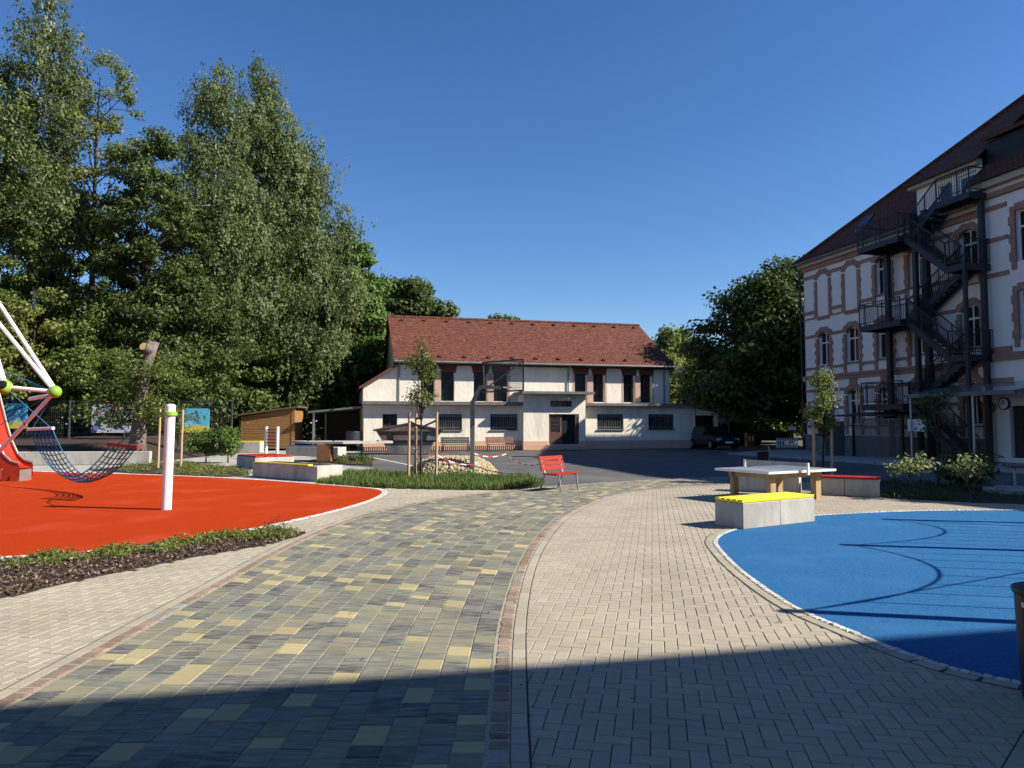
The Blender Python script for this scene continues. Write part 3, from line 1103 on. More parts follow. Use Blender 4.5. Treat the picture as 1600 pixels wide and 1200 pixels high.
# lower inclined side bay on the left
bay = MB()
bay.prism([(-0.02, 3.07), (2.09, 3.07), (2.09, 5.36), (-0.02, 4.0)], 0.96, 8.0, axis='y')
bay.build('side_bay', 'render_cream', gym)
rb = MB()
rb.prism([(-0.25, 3.86), (2.08, 5.36), (2.08, 5.50), (-0.30, 3.97)], 0.55, 8.3, axis='y')
rb.build('side_roof', 'brick_brown', gym)
# main roof: tiled slopes with thickness, courses stepped
rf = MB()
NCO = 26
xa, xb = 1.85, 21.2
for side in (0, 1):
    for k in range(NCO):
        t0, t1 = k / NCO, (k + 1) / NCO + 0.012
        ye, yr = (0.45, 6.5) if side == 0 else (12.55, 6.5)
        ze, zr = 5.62, 9.30
        y0, z0 = ye + (yr - ye) * t0, ze + (zr - ze) * t0
        y1, z1 = ye + (yr - ye) * min(t1, 1), ze + (zr - ze) * min(t1, 1)
        rf.add([(xa, y0, z0), (xb, y0, z0), (xb, y1, z1 - 0.01), (xa, y1, z1 - 0.01), (xa, y0, z0 + 0.03), (xb, y0, z0 + 0.03), (xb, y1, z1 + 0.012), (xa, y1, z1 + 0.012)],
               [(0, 3, 2, 1), (4, 5, 6, 7), (0, 1, 5, 4), (1, 2, 6, 5), (2, 3, 7, 6), (3, 0, 4, 7)] if side == 0 else [(0, 1, 2, 3), (7, 6, 5, 4), (4, 5, 1, 0), (5, 6, 2, 1), (6, 7, 3, 2), (7, 4, 0, 3)])
roof = rf.build('roof', 'tile_red', gym)
rd = MB()
for k in range(48):
    x = xa + (xb - xa) * k / 48
    rd.tube([(x, 6.5, 9.30), (x + (xb - xa) / 48 + 0.02, 6.5, 9.315)], [0.13, 0.115], 8)
rd.build('ridge_tiles', 'tile_red', roof)
for row, n_, off in ((0.93, 12, 1.0), (0.11, 12, 1.4)):
    for k in range(n_):
        x = xa + off + (xb - xa - 1.6) * k / (n_ - 1)
        y, z = 0.45 + 6.05 * row, 5.62 + 3.68 * row
        v_ = MB()
        v_.prism([(y - 0.22, z - 0.02), (y + 0.1, z + 0.05), (y - 0.2, z + 0.15)], x - 0.12, x + 0.12, axis='x')
        v_.build('vent_tile', 'brick_brown', roof)
MB().box(xa, xb, 0.60, 1.0, 5.44, 5.60).build('eave_board', 'dark_frame', gym)
MB().tube([(xa, 0.40, 5.60), (xb, 0.40, 5.60)], 0.075, 8).build('gutter', 'zinc', gym)
for x, y0, z0, z1 in ((13.52, 0.93, 3.72, 5.5), (20.55, 0.93, 3.05, 5.5), (2.2, 0.93, 3.05, 5.5)):
    MB().tube([(x, 0.5, 5.56), (x, y0, z1 - 0.25), (x, y0, z0)], 0.045, 8).build('downpipe', 'zinc', gym)
for x in (10.62, 14.3):
    MB().tube([(x, -0.42, 2.9), (x, -0.09, 2.6), (x, -0.09, 0.1)], 0.045, 8).build('downpipe', 'zinc', gym)
# lower windows
for i, (a, b, c, d) in enumerate(ops_low):
    if i == 0:
        w_ = add_window(gym, a, b, c, d, 0.16, 'dark_frame', cols=2, transom=0.55, fw=0.06)
    else:
        add_window(gym, a, b, c, d, 0.17, 'dark_frame', cols=3, transom=0, fw=0.06, bars=15, sill='zinc')
# entrance block standing a little proud of the wall
eb_ = MB()
wall_panel(eb_, 10.0, 14.2, 0.3, 3.58, [(11.7, 13.75, 0.33, 2.30), (11.8, 13.3, 2.78, 3.16)], y=-0.55, depth=0.30)
eb_.add([(10.0, -0.55, 0), (10.0, 1, 0), (10.0, 1, 3.58), (10.0, -0.55, 3.58)], [(0, 1, 2, 3)])
eb_.add([(14.2, -0.55, 0), (14.2, 1, 0), (14.2, 1, 3.58), (14.2, -0.55, 3.58)], [(3, 2, 1, 0)])
eb_.build('entrance_block', 'render_cream', gym)
MB().box(9.98, 11.65, -0.58, -0.5, 0, 0.56).build('plinth', 'render_salmon', gym)
MB().box(13.8, 14.22, -0.58, -0.5, 0, 0.56).build('plinth', 'render_salmon', gym)
MB().box(9.75, 14.6, -1.25, 1.0, 3.58, 3.74).build('canopy', 'zinc', gym)
add_window(gym, 11.8, 13.3, 2.78, 3.16, -0.35, 'dark_frame', cols=3, transom=0, fw=0.05)
st = MB()
st.box(11.3, 14.2, -1.5, -0.58, 0, 0.16)
st.box(11.5, 14.0, -1.05, -0.575, 0.161, 0.32)
st.build('entrance_steps', 'slab_concrete', gym)
dr = MB().box(11.74, 12.62, -0.42, -0.36, 0.33, 2.28).build('door', 'door_brown', gym)
dg = MB()
for iz in range(4):
    for ix in range(3):
        dg.box(11.86 + ix * 0.22, 12.05 + ix * 0.22, -0.428, -0.415, 1.16 + iz * 0.25, 1.38 + iz * 0.25)
dg.build('pane', 'glass', dr)
MB().bar((12.52, -0.47, 1.2), (12.52, -0.47, 1.45), 0.03, 0.03).build('handle', 'steel', dr)
MB().box(12.64, 13.55, -0.30, -0.24, 0.33, 2.28).build('doorway', 'black_steel', gym)
d2 = MB().box(13.50, 13.72, -0.53, -0.30, 0.33, 2.28).build('door', 'door_brown', gym)
MB().box(13.60, 13.68, -0.536, -0.529, 1.2, 2.1).build('pane', 'glass', d2)
gl = MB().lathe((13.0, -0.75, 3.30), [(0.02, -0.13), (0.09, -0.10), (0.13, 0.0), (0.09, 0.10), (0.02, 0.13)], 14).build('globe_lamp', 'white_paint', gym, smooth=True)
MB().bar((13.0, -0.56, 3.3), (13.0, -0.70, 3.3), 0.04, 0.04).build('bracket', 'steel', gl)
fl = MB().cbox((21.6, 0.7, 5.32), (0.34, 0.24, 0.16)).build('floodlight', 'white_paint', gym)
MB().bar((21.0, 0.9, 5.2), (21.5, 0.75, 5.28), 0.03, 0.03).build('bracket', 'steel', fl)

# low barred rail along the foot of the hall
rail = thing('foot_rail', 'low barred metal rail along the foot of the gym hall', 'railing', (-9.1, 43.6, 0), R(14))
mb = MB()
for k in range(108):
    x = 0.1 + k * 0.128
    y = -0.3 if x < 9.9 else -1.75
    mb.bar((x, y, 0.02), (x, y, 0.27), 0.05, 0.02)
mb.build('bars', 'render_salmon', rail)
mb = MB()
mb.bar((0, -0.3, 0.285), (9.9, -0.3, 0.285), 0.05, 0.03)
mb.bar((9.95, -1.75, 0.285), (13.9, -1.75, 0.285), 0.05, 0.03)
mb.build('handrail', 'render_salmon', rail)

# lean-to carport to the right of the hall
cp = thing('lean_to', 'small dark lean-to shed beside the right end of the gym', 'shed', (12.66, 49.0, 0), R(14))
MB().box(0.05, 1.9, 1.0, 1.1, 0, 2.3).build('wall', 'dark_frame', cp)
MB().box(1.55, 1.75, 0.05, 0.2, 0, 2.25).build('post', 'render_cream', cp)
MB().prism([(0, 2.75), (2.1, 2.35), (2.1, 2.45), (0, 2.87)], -0.1, 2.0, axis='y').build('roof', 'zinc', cp)
MB().prism([(0.05, 2.25), (1.75, 2.25), (1.75, 2.41), (0.05, 2.73)], 0.02, 0.08, axis='y').build('gable_board', 'render_cream', cp)

# carport left of the hall
cp = thing('carport', 'open carport with flat dark roof left of the gym hall', 'carport', (-12.6, 44.6, 0), R(6))
MB().prism([(-0.2, 2.34), (3.6, 2.72), (3.6, 2.84), (-0.2, 2.46)], -0.2, 5.2, axis='y').build('roof', 'zinc', cp)
for x, y in ((0.15, 0.05), (0.15, 4.9), (3.3, 4.9)):
    MB().bar((x, y, 0), (x, y, 2.36), 0.13, 0.13).build('post', 'steel', cp)
MB().box(-0.1, 3.6, 5.0, 5.06, 0, 2.4).build('shade_panel', 'black_steel', cp)  # black panel standing in for the shade inside the carport
rk = thing('bicycle_rack', 'pale tubular bicycle rack under the open carport roof', 'rack', (-10.1, 45.2, 0), 0)
for k in range(2):
    x = k * 0.6
    MB().tube([(x - 0.25, 0.3 * k, 0), (x - 0.25, 0.3 * k, 0.8), (x, 0.3 * k, 0.95), (x + 0.3, 0.3 * k, 0.95), (x + 0.3, 0.3 * k, 0)], 0.03, 6).build('hoop', 'steel', rk)

# ------------------------------------------------------------------ school building on the right
mat('school_render', (0.79, 0.735, 0.69), (0.84, 0.785, 0.74), scale=1.5, rough=0.95, bump=0.3, bscale=15)
mat('sandstone', (0.30, 0.17, 0.13), (0.38, 0.22, 0.175), scale=3, rough=0.9, bump=0.4, bscale=12)
mat('plinth_stone', (0.12, 0.12, 0.13), (0.20, 0.195, 0.19), scale=3, rough=0.9, bump=0.6, bscale=8)
mat('window_white', (0.68, 0.67, 0.65), (0.74, 0.73, 0.71), scale=2, rough=0.5)
mat('eave_cream', (0.42, 0.37, 0.28), (0.48, 0.42, 0.33), scale=2, rough=0.8)
tile_mat('tile_brown', (0.10, 0.036, 0.024), (0.155, 0.058, 0.038), (0.035, 0.015, 0.012), 0.26, 0.2, 1.0, 1.3)
SCH = (18.09, 43.58, 0)
school = thing('school_building', 'three storey school with pale walls and reddish stone window surrounds on the right', 'building', SCH, R(-76))
LEN, DEP = 34.5, 13.0
WING = 12.6
WINX = [1.74, 4.12, 6.5, 8.75, 11.75]
ops_s = []
for i, s in enumerate(WINX):
    w = 0.5
    ops_s.append((s - w, s + w, 1.62, 3.62))
    ops_s.append((s - w, s + w, 5.14, 7.12))
    if i >= 2:
        ops_s.append((s - w, s + w, 8.55, 10.60))
wm = MB()
wall_panel(wm, 0, WING, 1.0, 11.4, ops_s, y=0.0, depth=0.25)
wm.add([(0, 0, 1.0), (0, DEP, 1.0), (0, DEP, 11.4), (0, 0, 11.4)], [(0, 1, 2, 3)])
wm.add([(LEN, 0, 0.0), (LEN, DEP, 0.0), (LEN, DEP, 11.4), (LEN, 0, 11.4)], [(3, 2, 1, 0)])
wm.add([(0, DEP, 0), (LEN, DEP, 0), (LEN, DEP, 11.4), (0, DEP, 11.4)], [(0, 3, 2, 1)])
wm.build('wall', 'school_render', school)
MB().box(-0.06, WING, -0.08, 0.1, 0, 1.02).build('plinth', 'plinth_stone', school)
bands = MB()
for z, hh, pr in ((10.50, 0.20, 0.05), (8.32, 0.20, 0.05), (6.86, 0.18, 0.04), (4.92, 0.16, 0.04), (3.58, 0.16, 0.04), (2.52, 0.16, 0.04), (1.42, 0.18, 0.05)):
    seg = []
    xs = [-0.03]
    for i, s in enumerate(WINX):
        hw = 0.78
        xs += [s - hw, s + hw]
    xs.append(WING)
    for k in range(0, len(xs), 2):
        if xs[k + 1] - xs[k] > 0.05:
            bands.box(xs[k], xs[k + 1], -pr, 0.05, z, z + hh)
build_parts(bands, 'string_course', 'sandstone', school)
cn = MB()
cn.box(-0.08, WING, -0.10, 0.05, 4.22, 4.42)
cn.box(-0.12, WING, -0.17, 0.05, 4.422, 4.56)
cn.box(-0.05, WING, -0.06, 0.05, 8.0, 8.08)
cn.box(-0.08, WING, -0.14, 0.05, 11.0, 11.25)
build_parts(cn, 'cornice', 'sandstone', school)
sm = MB()
for s in (1.74, 4.12):
    sm.box(s - 0.55, s + 0.55, -0.03, 0.05, 7.85, 7.99)
build_parts(sm, 'wall_strip', 'sandstone', school)
MB().box(-0.25, WING, -0.32, 0.05, 11.255, 11.62).build('eave', 'eave_cream', school)
# surrounds: toothed jambs and arched heads, each window's own piece
for i, s in enumerate(WINX):
    for fl_, (z0, z1) in enumerate(((1.62, 3.62), (5.14, 7.12), (8.55, 10.60))):
        mb = MB()
        n_ = 9
        for sd in (-1, 1):
            for k in range(n_):
                zz0 = z0 - 0.55 + (z1 - z0 + 0.2) * k / n_
                zz1 = z0 - 0.55 + (z1 - z0 + 0.2) * (k + 1) / n_ - 0.006
                wd = (0.30 if k % 2 else 0.21) if fl_ != 2 else (0.24 if k % 3 else 0.29)
                xi = s + sd * 0.495
                xo = s + sd * (0.495 + wd)
                mb.box(min(xi, xo), max(xi, xo), -0.055, 0.03, zz0, zz1)
        # arch of voussoirs, rising as steps on the middle floor
        nv = 9
        for k in range(nv):
            a0 = math.pi * (0.06 + 0.88 * k / nv)
            a1 = math.pi * (0.06 + 0.88 * (k + 1) / nv) - 0.02
            rin, rout = 0.505, 0.80 + (0.06 if k % 2 else 0.0)
            zc = z1 - 0.36
            ez = 0.72
            pts = [(s + rin * math.cos(a0), zc + rin * ez * math.sin(a0)), (s + rout * math.cos(a0), zc + rout * ez * 1.12 * math.sin(a0)),
                   (s + rout * math.cos(a1), zc + rout * ez * 1.12 * math.sin(a1)), (s + rin * math.cos(a1), zc + rin * ez * math.sin(a1))]
            mb.prism(pts, -0.056, 0.20, axis='y')
        if fl_ == 0:
            mb.box(s - 0.3, s + 0.3, -0.06, 0.02, z1 + 0.24, 4.21)
        sur = mb.build('window_surround', 'sandstone', school)
        if fl_ < 2 or i >= 2:
            fw_ = add_window(school, s - 0.5, s + 0.5, z0, z1, 0.17, 'window_white', cols=2, transom=0.68, fw=0.075)
            MB().box(s - 0.56, s + 0.56, -0.12, 0.17, z0 - 0.09, z0 - 0.004).build('sill', 'plinth_stone', fw_)
        else:
            MB().box(s - 0.49, s + 0.49, -0.012, 0.02, z0 - 0.2, z1 - 0.25).build('blind_panel', 'school_render', school)
# wing standing slightly forward at the right edge
WQ = -0.28
ww = MB()
wops = []
for s in (14.9, 17.6, 20.3):
    wops += [(s - 0.55, s + 0.55, 5.2, 7.3), (s - 0.55, s + 0.55, 8.5, 10.7)]
wops.append((13.75, 15.05, 0.25, 2.45))
wall_panel(ww, WING, 22.5, 0, 12.0, wops, y=WQ, depth=0.25)
ww.add([(WING, WQ, 0), (WING, 2, 0), (WING, 2, 12.0), (WING, WQ, 12.0)], [(0, 1, 2, 3)])
ww.add([(22.5, WQ, 0), (22.5, 2, 0), (22.5, 2, 12.0), (22.5, WQ, 12.0)], [(3, 2, 1, 0)])
ww.build('wing_wall', 'school_render', school)
wb = MB()
for z, hh in ((3.5, 0.16), (4.75, 0.25), (8.05, 0.2), (9.6, 0.18), (11.0, 0.2)):
    for x0_, x1_ in ((WING - 0.02, 14.0), (15.8, 16.7), (18.5, 19.4), (21.2, 22.5)):
        wb.box(x0_, x1_, WQ - 0.05, WQ + 0.05, z, z + hh)
wb.box(WING - 0.1, 22.6, WQ - 0.14, WQ + 0.05, 4.4, 4.72)
wb.box(WING - 0.1, 22.6, WQ - 0.12, WQ + 0.05, 11.55, 11.8)
build_parts(wb, 'string_course', 'sandstone', school)
for s in (14.9, 17.6, 20.3):
    for z0, z1 in ((5.2, 7.3), (8.5, 10.7)):
        mb = MB()
        for sd in (-1, 1):
            for k in range(7):
                zz = z0 - 0.3 + (z1 - z0 + 0.5) * k / 7
                wd = 0.30 if k % 2 else 0.22
                xi, xo = s + sd * 0.545, s + sd * (0.545 + wd)
                mb.box(min(xi, xo), max(xi, xo), WQ - 0.06, WQ + 0.03, zz, zz + (z1 - z0 + 0.5) / 7 - 0.006)
        mb.box(s - 0.545, s + 0.545, WQ - 0.06, WQ + 0.03, z1, z1 + 0.3)
        mb.build('window_surround', 'sandstone', school)
        add_window(school, s - 0.55, s + 0.55, z0, z1, WQ + 0.17, 'window_white', cols=2, transom=0.68, fw=0.075)
MB().box(WING - 0.25, 22.75, WQ - 0.35, 0.3, 12.005, 12.3).build('eave', 'eave_cream', school)
# continuation of the main front beyond the wing
MB().box(22.5, LEN, 0.0, 0.3, 0, 11.4).build('wall', 'school_render', school)
MB().box(22.75, LEN + 0.25, -0.32, 0.0, 11.41, 11.62).build('eave', 'eave_cream', school)
# entrance door, clock and round sign under the canopy
MB().box(13.8, 15.0, WQ + 0.16, WQ + 0.22, 0.25, 2.43).build('door', 'dark_frame', school)
# roof: hipped, ridge 20 m
rz_, pr_ = 20.0, 6.5
ov = 0.4
rfm = MB()
A_ = (-ov, -ov, 11.55)
B_ = (LEN + ov, -ov, 11.55)
C_ = (LEN + ov, DEP + ov, 11.55)
D_ = (-ov, DEP + ov, 11.55)
E_ = (15.0, pr_, rz_)
F_ = (28.0, pr_, rz_)
rfm.add([A_, B_, C_, D_, E_, F_], [(0, 1, 5, 4), (1, 2, 5), (2, 3, 4, 5), (3, 0, 4), (0, 3, 2, 1)])
sroof = rfm.build('roof', 'tile_brown', school)
# proud eave tiles, ridge and hip tiles
et = MB()
for k in range(60):
    x = -ov + 0.1 + k * 0.22
    et.tube([(x, -ov - 0.08, 11.56), (x, -ov + 0.25, 11.78)], [0.075, 0.07], 6)
et.build('eave_tiles', 'tile_red', sroof)
ht = MB()
for a, b in ((A_, E_), (E_, F_), (B_, F_)):
    a, b = Vector(a), Vector(b)
    n_ = int((b - a).length / 0.4)
    for k in range(n_):
        p, q = a.lerp(b, k / n_), a.lerp(b, (k + 1.08) / n_)
        ht.tube([p + Vector((0, 0, 0.02)), q + Vector((0, 0, 0.04))], [0.14, 0.12], 6)
ht.build('hip_tiles', 'tile_brown', sroof)
MB().tube([(-0.4, -0.48, 11.5), (WING, -0.48, 11.5)], 0.075, 8).build('gutter', 'zinc', school)
MB().tube([(-0.3, -0.46, 11.45), (-0.18, -0.15, 11.0), (-0.18, -0.15, 0.1)], 0.055, 8).build('downpipe', 'dark_steel', school)
# attic wall dormer with the escape door
dm = MB()
wall_panel(dm, 8.9, WING, 11.6, 13.35, [(10.2, 11.0, 11.75, 13.15), (11.3, 12.3, 11.6, 13.2)], y=0.02, depth=0.2)
dm.add([(8.9, 0.02, 11.6), (8.9, 3.0, 13.0), (8.9, 3.0, 13.35), (8.9, 0.02, 13.35)], [(0, 1, 2, 3)])
dm.build('attic_wall', 'school_render', school)
add_window(school, 10.2, 11.0, 11.75, 13.15, 0.1, 'window_white', cols=1, transom=0, fw=0.07)
dd = MB().box(11.32, 12.28, 0.1, 0.16, 11.62, 13.18).build('door', 'window_white', school)
MB().box(11.44, 12.16, 0.09, 0.099, 12.0, 13.05).build('pane', 'glass', dd)
MB().box(8.65, WING, -0.3, 0.05, 13.36, 13.6).build('eave', 'eave_cream', school)
mb = MB()
mb.add([(8.5, -0.42, 13.55), (WING + 0.1, -0.42, 13.55), (WING + 0.1, 4.4, 17.6), (10.9, 3.8, 17.0)], [(0, 1, 2, 3)])
mb.add([(8.5, -0.42, 13.55), (10.9, 3.8, 17.0), (8.5, 2.2, 14.9)], [(0, 1, 2)])
mb.add([(8.5, -0.42, 13.5), (WING + 0.1, -0.42, 13.5), (WING + 0.1, 4.4, 17.5), (10.9, 3.8, 16.9)], [(3, 2, 1, 0)])
mb.build('attic_roof', 'tile_brown', sroof)
# wing roof and black dormer box
mb = MB()
mb.add([(WING - 0.3, WQ - 0.5, 12.28), (22.9, WQ - 0.5, 12.28), (22.9, pr_, 20.3), (WING + 2.0, pr_, 20.3), (WING - 0.3, 1.6, 13.0)], [(0, 1, 2, 3), (0, 3, 4)])
mb.build('wing_roof', 'tile_brown', sroof)
MB().box(12.75, 17.2, 0.15, 3.0, 12.6, 14.3).build('dormer', 'black_steel', sroof)
MB().prism([(-0.1, 14.31), (4.4, 15.9), (4.4, 16.1), (-0.1, 14.5)], 12.6, 17.4, axis='x').build('dormer_roof', 'tile_brown', sroof)
# skylights, chimney cap, antenna
for s, z_ in ((4.0, 12.5), (8.2, 12.55)):
    t = (z_ - 11.55) / (rz_ - 11.55)
    y = -ov + (pr_ + ov) * t
    sl = MB()
    for dz in (0,):
        sl.add([(s, y, z_ + 0.08), (s + 0.8, y, z_ + 0.08), (s + 0.8, y + 0.75, z_ + 1.0), (s, y + 0.75, z_ + 1.0), (s, y, z_ - 0.05), (s + 0.8, y, z_ - 0.05), (s + 0.8, y + 0.75, z_ + 0.87), (s, y + 0.75, z_ + 0.87)],
               [(0, 1, 2, 3), (0, 4, 5, 1), (1, 5, 6, 2), (2, 6, 7, 3), (3, 7, 4, 0)])
    k_ = sl.build('skylight', 'glass', sroof)
ch = MB().lathe((13.2, 5.3, 18.4), [(0.32, 0), (0.32, 1.0), (0.55, 1.02), (0.55, 1.3), (0.3, 1.34)], 16).build('chimney_pot', 'black_steel', sroof)
MB().tube([(11.6, 4.6, 16.8), (11.6, 4.6, 19.4)], 0.02, 6).build('antenna', 'steel', sroof)

# wall lamp shades on the canopy strip: entrance canopy
can = thing('entrance_canopy', 'glazed entrance canopy on slim posts at the right end of the school', 'canopy', SCH, R(-76))
mb = MB()
mb.prism([(-3.2, 2.95), (-0.3, 3.45), (-0.3, 3.48), (-3.2, 2.98)], 11.2, 16.5, axis='x')
mat('canopy_glass', (0.16, 0.20, 0.20), (0.2, 0.24, 0.24), rough=0.12, spec=0.5)
mb.build('glass_roof', 'canopy_glass', can)
mb = MB()
for x in (11.2, 12.25, 13.3, 14.35, 15.4, 16.5):
    mb.bar((x, -3.2, 2.93), (x, -0.3, 3.43), 0.06, 0.08)
mb.bar((11.15, -3.22, 2.9), (16.55, -3.22, 2.9), 0.08, 0.16)
mb.build('frame', 'zinc', can)
for x in (11.4, 14.6):
    MB().tube([(x, -3.1, 0), (x, -3.1, 2.85)], 0.05, 8).build('post', 'steel', can)
ck = thing('wall_clock', 'round wall clock with dark rim beside the school entrance', 'clock', SCH, R(-76))
MB().tube([(13.55, WQ - 0.02, 2.55), (13.55, WQ - 0.09, 2.55)], 0.27, 20).build('rim', 'black_steel', ck)
MB().tube([(13.55, WQ - 0.091, 2.55), (13.55, WQ - 0.096, 2.55)], 0.22, 20).build('dial', 'white_paint', ck)
hd = MB()
hd.bar((13.55, WQ - 0.10, 2.55), (13.55, WQ - 0.10, 2.72), 0.02, 0.02)
hd.bar((13.55, WQ - 0.10, 2.55), (13.43, WQ - 0.10, 2.50), 0.025, 0.02)
hd.build('hands', 'black_steel', ck)
mat('sign_green', (0.22, 0.30, 0.18), (0.26, 0.34, 0.22), rough=0.6)
o = MB().tube([(12.95, WQ - 0.02, 2.4), (12.95, WQ - 0.07, 2.4)], 0.22, 20).build('round_plaque', 'sign_green')
o.location = SCH
o.rotation_euler = (0, 0, R(-76))
tag(o, 'pale green round plaque on the wall left of the clock', 'plaque')
o = MB().box(11.0, 12.0, -2.92, -2.86, 1.35, 1.9).build('notice_board', 'window_white')
o.location = SCH
o.rotation_euler = (0, 0, R(-76))
tag(o, 'pale notice board below the glazed entrance canopy', 'sign')

# ------------------------------------------------------------------ steel fire escape
fe = thing('fire_escape', 'dark blue grey steel fire escape stair in front of the school', 'staircase', SCH, R(-76))
LV = [2.65, 6.65, 10.7]
S0, S1, S2, S3 = 7.1, 9.8, 12.15, 13.15


def slab(x0, x1, y0, y1, z):
    mb_ = MB()
    mb_.box(x0, x1, y0, y0 + 0.08, z - 0.28, z)
    mb_.box(x0, x1, y1 - 0.08, y1, z - 0.28, z)
    mb_.box(x0, x0 + 0.08, y0 + 0.08, y1 - 0.08, z - 0.28, z)
    mb_.box(x1 - 0.08, x1, y0 + 0.08, y1 - 0.08, z - 0.28, z)
    n_ = int((x1 - x0) / 0.7)
    for k in range(1, n_ + 1):
        x = x0 + (x1 - x0) * k / (n_ + 1)
        mb_.box(x - 0.03, x + 0.03, y0 + 0.08, y1 - 0.08, z - 0.2, z - 0.045)
    mb_.box(x0 + 0.08, x1 - 0.08, y0 + 0.08, y1 - 0.08, z - 0.04, z - 0.005)
    return mb_.build('landing', 'dark_steel', fe)


def railing(pts, hgt=1.1):
    mb_ = MB()
    for a, b in zip(pts[:-1], pts[1:]):
        a, b = Vector(a), Vector(b)
        u = Vector((0, 0, hgt))
        mb_.bar(a + u, b + u, 0.045, 0.045)
        mb_.bar(a + u * 0.12, b + u * 0.12, 0.03, 0.03)
        n_ = max(2, int((b - a).length / 0.125))
        for k in range(n_ + 1):
            p = a.lerp(b, k / n_)
            big = k % 9 == 0
            mb_.bar(p + (Vector((0, 0, -0.1)) if big else u * 0.12), p + u, 0.045 if big else 0.014, 0.045 if big else 0.014)
    return mb_.build('railing', 'dark_steel', fe)


def flight(xa_, za, xb_, zb, y0, y1):
    for y in (y0, y1):
        MB().bar((xa_, y, za - 0.12), (xb_, y, zb - 0.12), 0.06, 0.28).build('stringer', 'dark_steel', fe)
    n_ = max(4, int(abs(zb - za) / 0.185))
    for k in range(1, n_):
        x = xa_ + (xb_ - xa_) * k / n_
        z = za + (zb - za) * k / n_
        MB().box(-0.14, 0.14, y0 + 0.035, y1 - 0.035, -0.04, 0.0).build('tread', 'dark_steel', fe, loc=(x, 0, z - 0.02))
    railing([(xa_, y0, za), (xb_, y0, zb)], 1.05)
    railing([(xa_, y1, za), (xb_, y1, zb)], 1.05)


for z in LV:
    slab(S0, S1, -2.05, -0.12, z)
    railing([(S1, -1.22, z), (S1, -2.03, z), (S0, -2.03, z), (S0, -0.15, z)][1:] if z < 11 else [])
    railing([(S0 + 0.02, -0.16, z), (S1, -0.16, z)])
for i, z in enumerate(LV[:-1]):
    zi = z + 2.02
    slab(S2, S3, -1.72, -0.31, zi)
    railing([(S2, -1.70, zi), (S3, -1.70, zi), (S3, -0.36, zi)])
    flight(S1, LV[i + 1], S2, zi, -1.66, -0.86)
    flight(S1 - 0.9, z, S2, zi, -0.78, -0.22)
flight(S1, LV[0], S2 + 0.6, 0.05, -1.66, -0.86)
slab(11.3, S3, -1.35, -0.40, 11.85)
railing([(11.4, -1.33, 11.85), (S3, -1.33, 11.85), (S3, -0.45, 11.85)])
flight(S1, LV[2], 11.3, 11.85, -1.30, -0.45)
railing([(S1, -1.32, LV[2]), (S1, -2.03, LV[2])])
for (x, y, w, top) in ((S0 + 0.35, -0.55, 0.24, 10.45), (S1 + 0.12, -0.55, 0.26, 12.0), (S1 + 0.12, -1.18, 0.2, 11.8), (S3 - 0.1, -0.62, 0.2, 11.6), (S3 - 0.1, -1.62, 0.14, 8.4)):
    MB().box(x - w / 2, x + w / 2, y - w / 2, y + w / 2, 0, top).build('column', 'dark_steel', fe)
# roof over the cellar stair below the first landing and barred enclosure
ce = thing('barred_enclosure', 'barred gate enclosure with dark roof below the fire escape', 'enclosure', SCH, R(-76))
MB().prism([(-2.9, 2.05), (-0.3, 2.25), (-0.3, 2.31), (-2.9, 2.11)], 5.6, 10.2, axis='x').build('roof', 'black_steel', ce)
mb = MB()
for k in range(36):
    x = 7.3 + k * 0.085
    mb.bar((x, -2.6, 0.05), (x, -2.6, 1.95), 0.035, 0.02)
mb.bar((7.2, -2.6, 0.1), (10.4, -2.6, 0.1), 0.04, 0.05)
mb.bar((7.2, -2.6, 1.9), (10.4, -2.6, 1.9), 0.04, 0.05)
mb.build('gate_bars', 'zinc', ce)
for x in (5.7, 7.2, 10.4):
    MB().box(x - 0.05, x + 0.05, -2.7, -2.6, 0, 2.1).build('post', 'black_steel', ce)
# grey cabinet by the wall
cb_ = thing('electrical_cabinet', 'tall grey cabinet standing before the school plinth', 'cabinet', (16.6, 37.0, 0.05), R(-76))
MB().cbox((0, 0, 0.85), (0.55, 1.2, 1.7), 0, 0.02).build('body', 'zinc', cb_)
MB().box(-0.3, 0.3, -0.62, 0.62, 1.702, 1.76).build('lid', 'steel', cb_)

# rear wing of the school behind the photographer (shades the foreground)
rw = thing('school_rear_wing', 'pale school wing at the near end of the yard shading the foreground', 'building', (15.9, 2.02, 0), R(12.4))
rops = []
for k in range(18):
    for z in (1.2, 5.0, 8.6):
        rops.append((-32 + k * 3.2, -30.8 + k * 3.2, z, z + 1.9))
wr = MB()
wall_panel(wr, -34, 26, 0, 11.6, rops, y=-0.6, depth=0.2)
wr2 = MB()
for v_ in wr.v:
    wr2.v.append((v_[0], -v_[1] - 1.2, v_[2]))
wr2.f = [tuple(q[::-1]) for q in wr.f]
wr2.t = wr.t
wr2.box(-34, 26, -9.0, -0.82, 0, 11.6)
wr2.build('wall', 'school_render', rw)
MB().prism([(0.0, 11.75), (-4.8, 14.6), (-9.6, 11.75), (-9.6, 11.61), (0.0, 11.61)], -34.5, 26.5, axis='x').build('roof', 'tile_brown', rw)

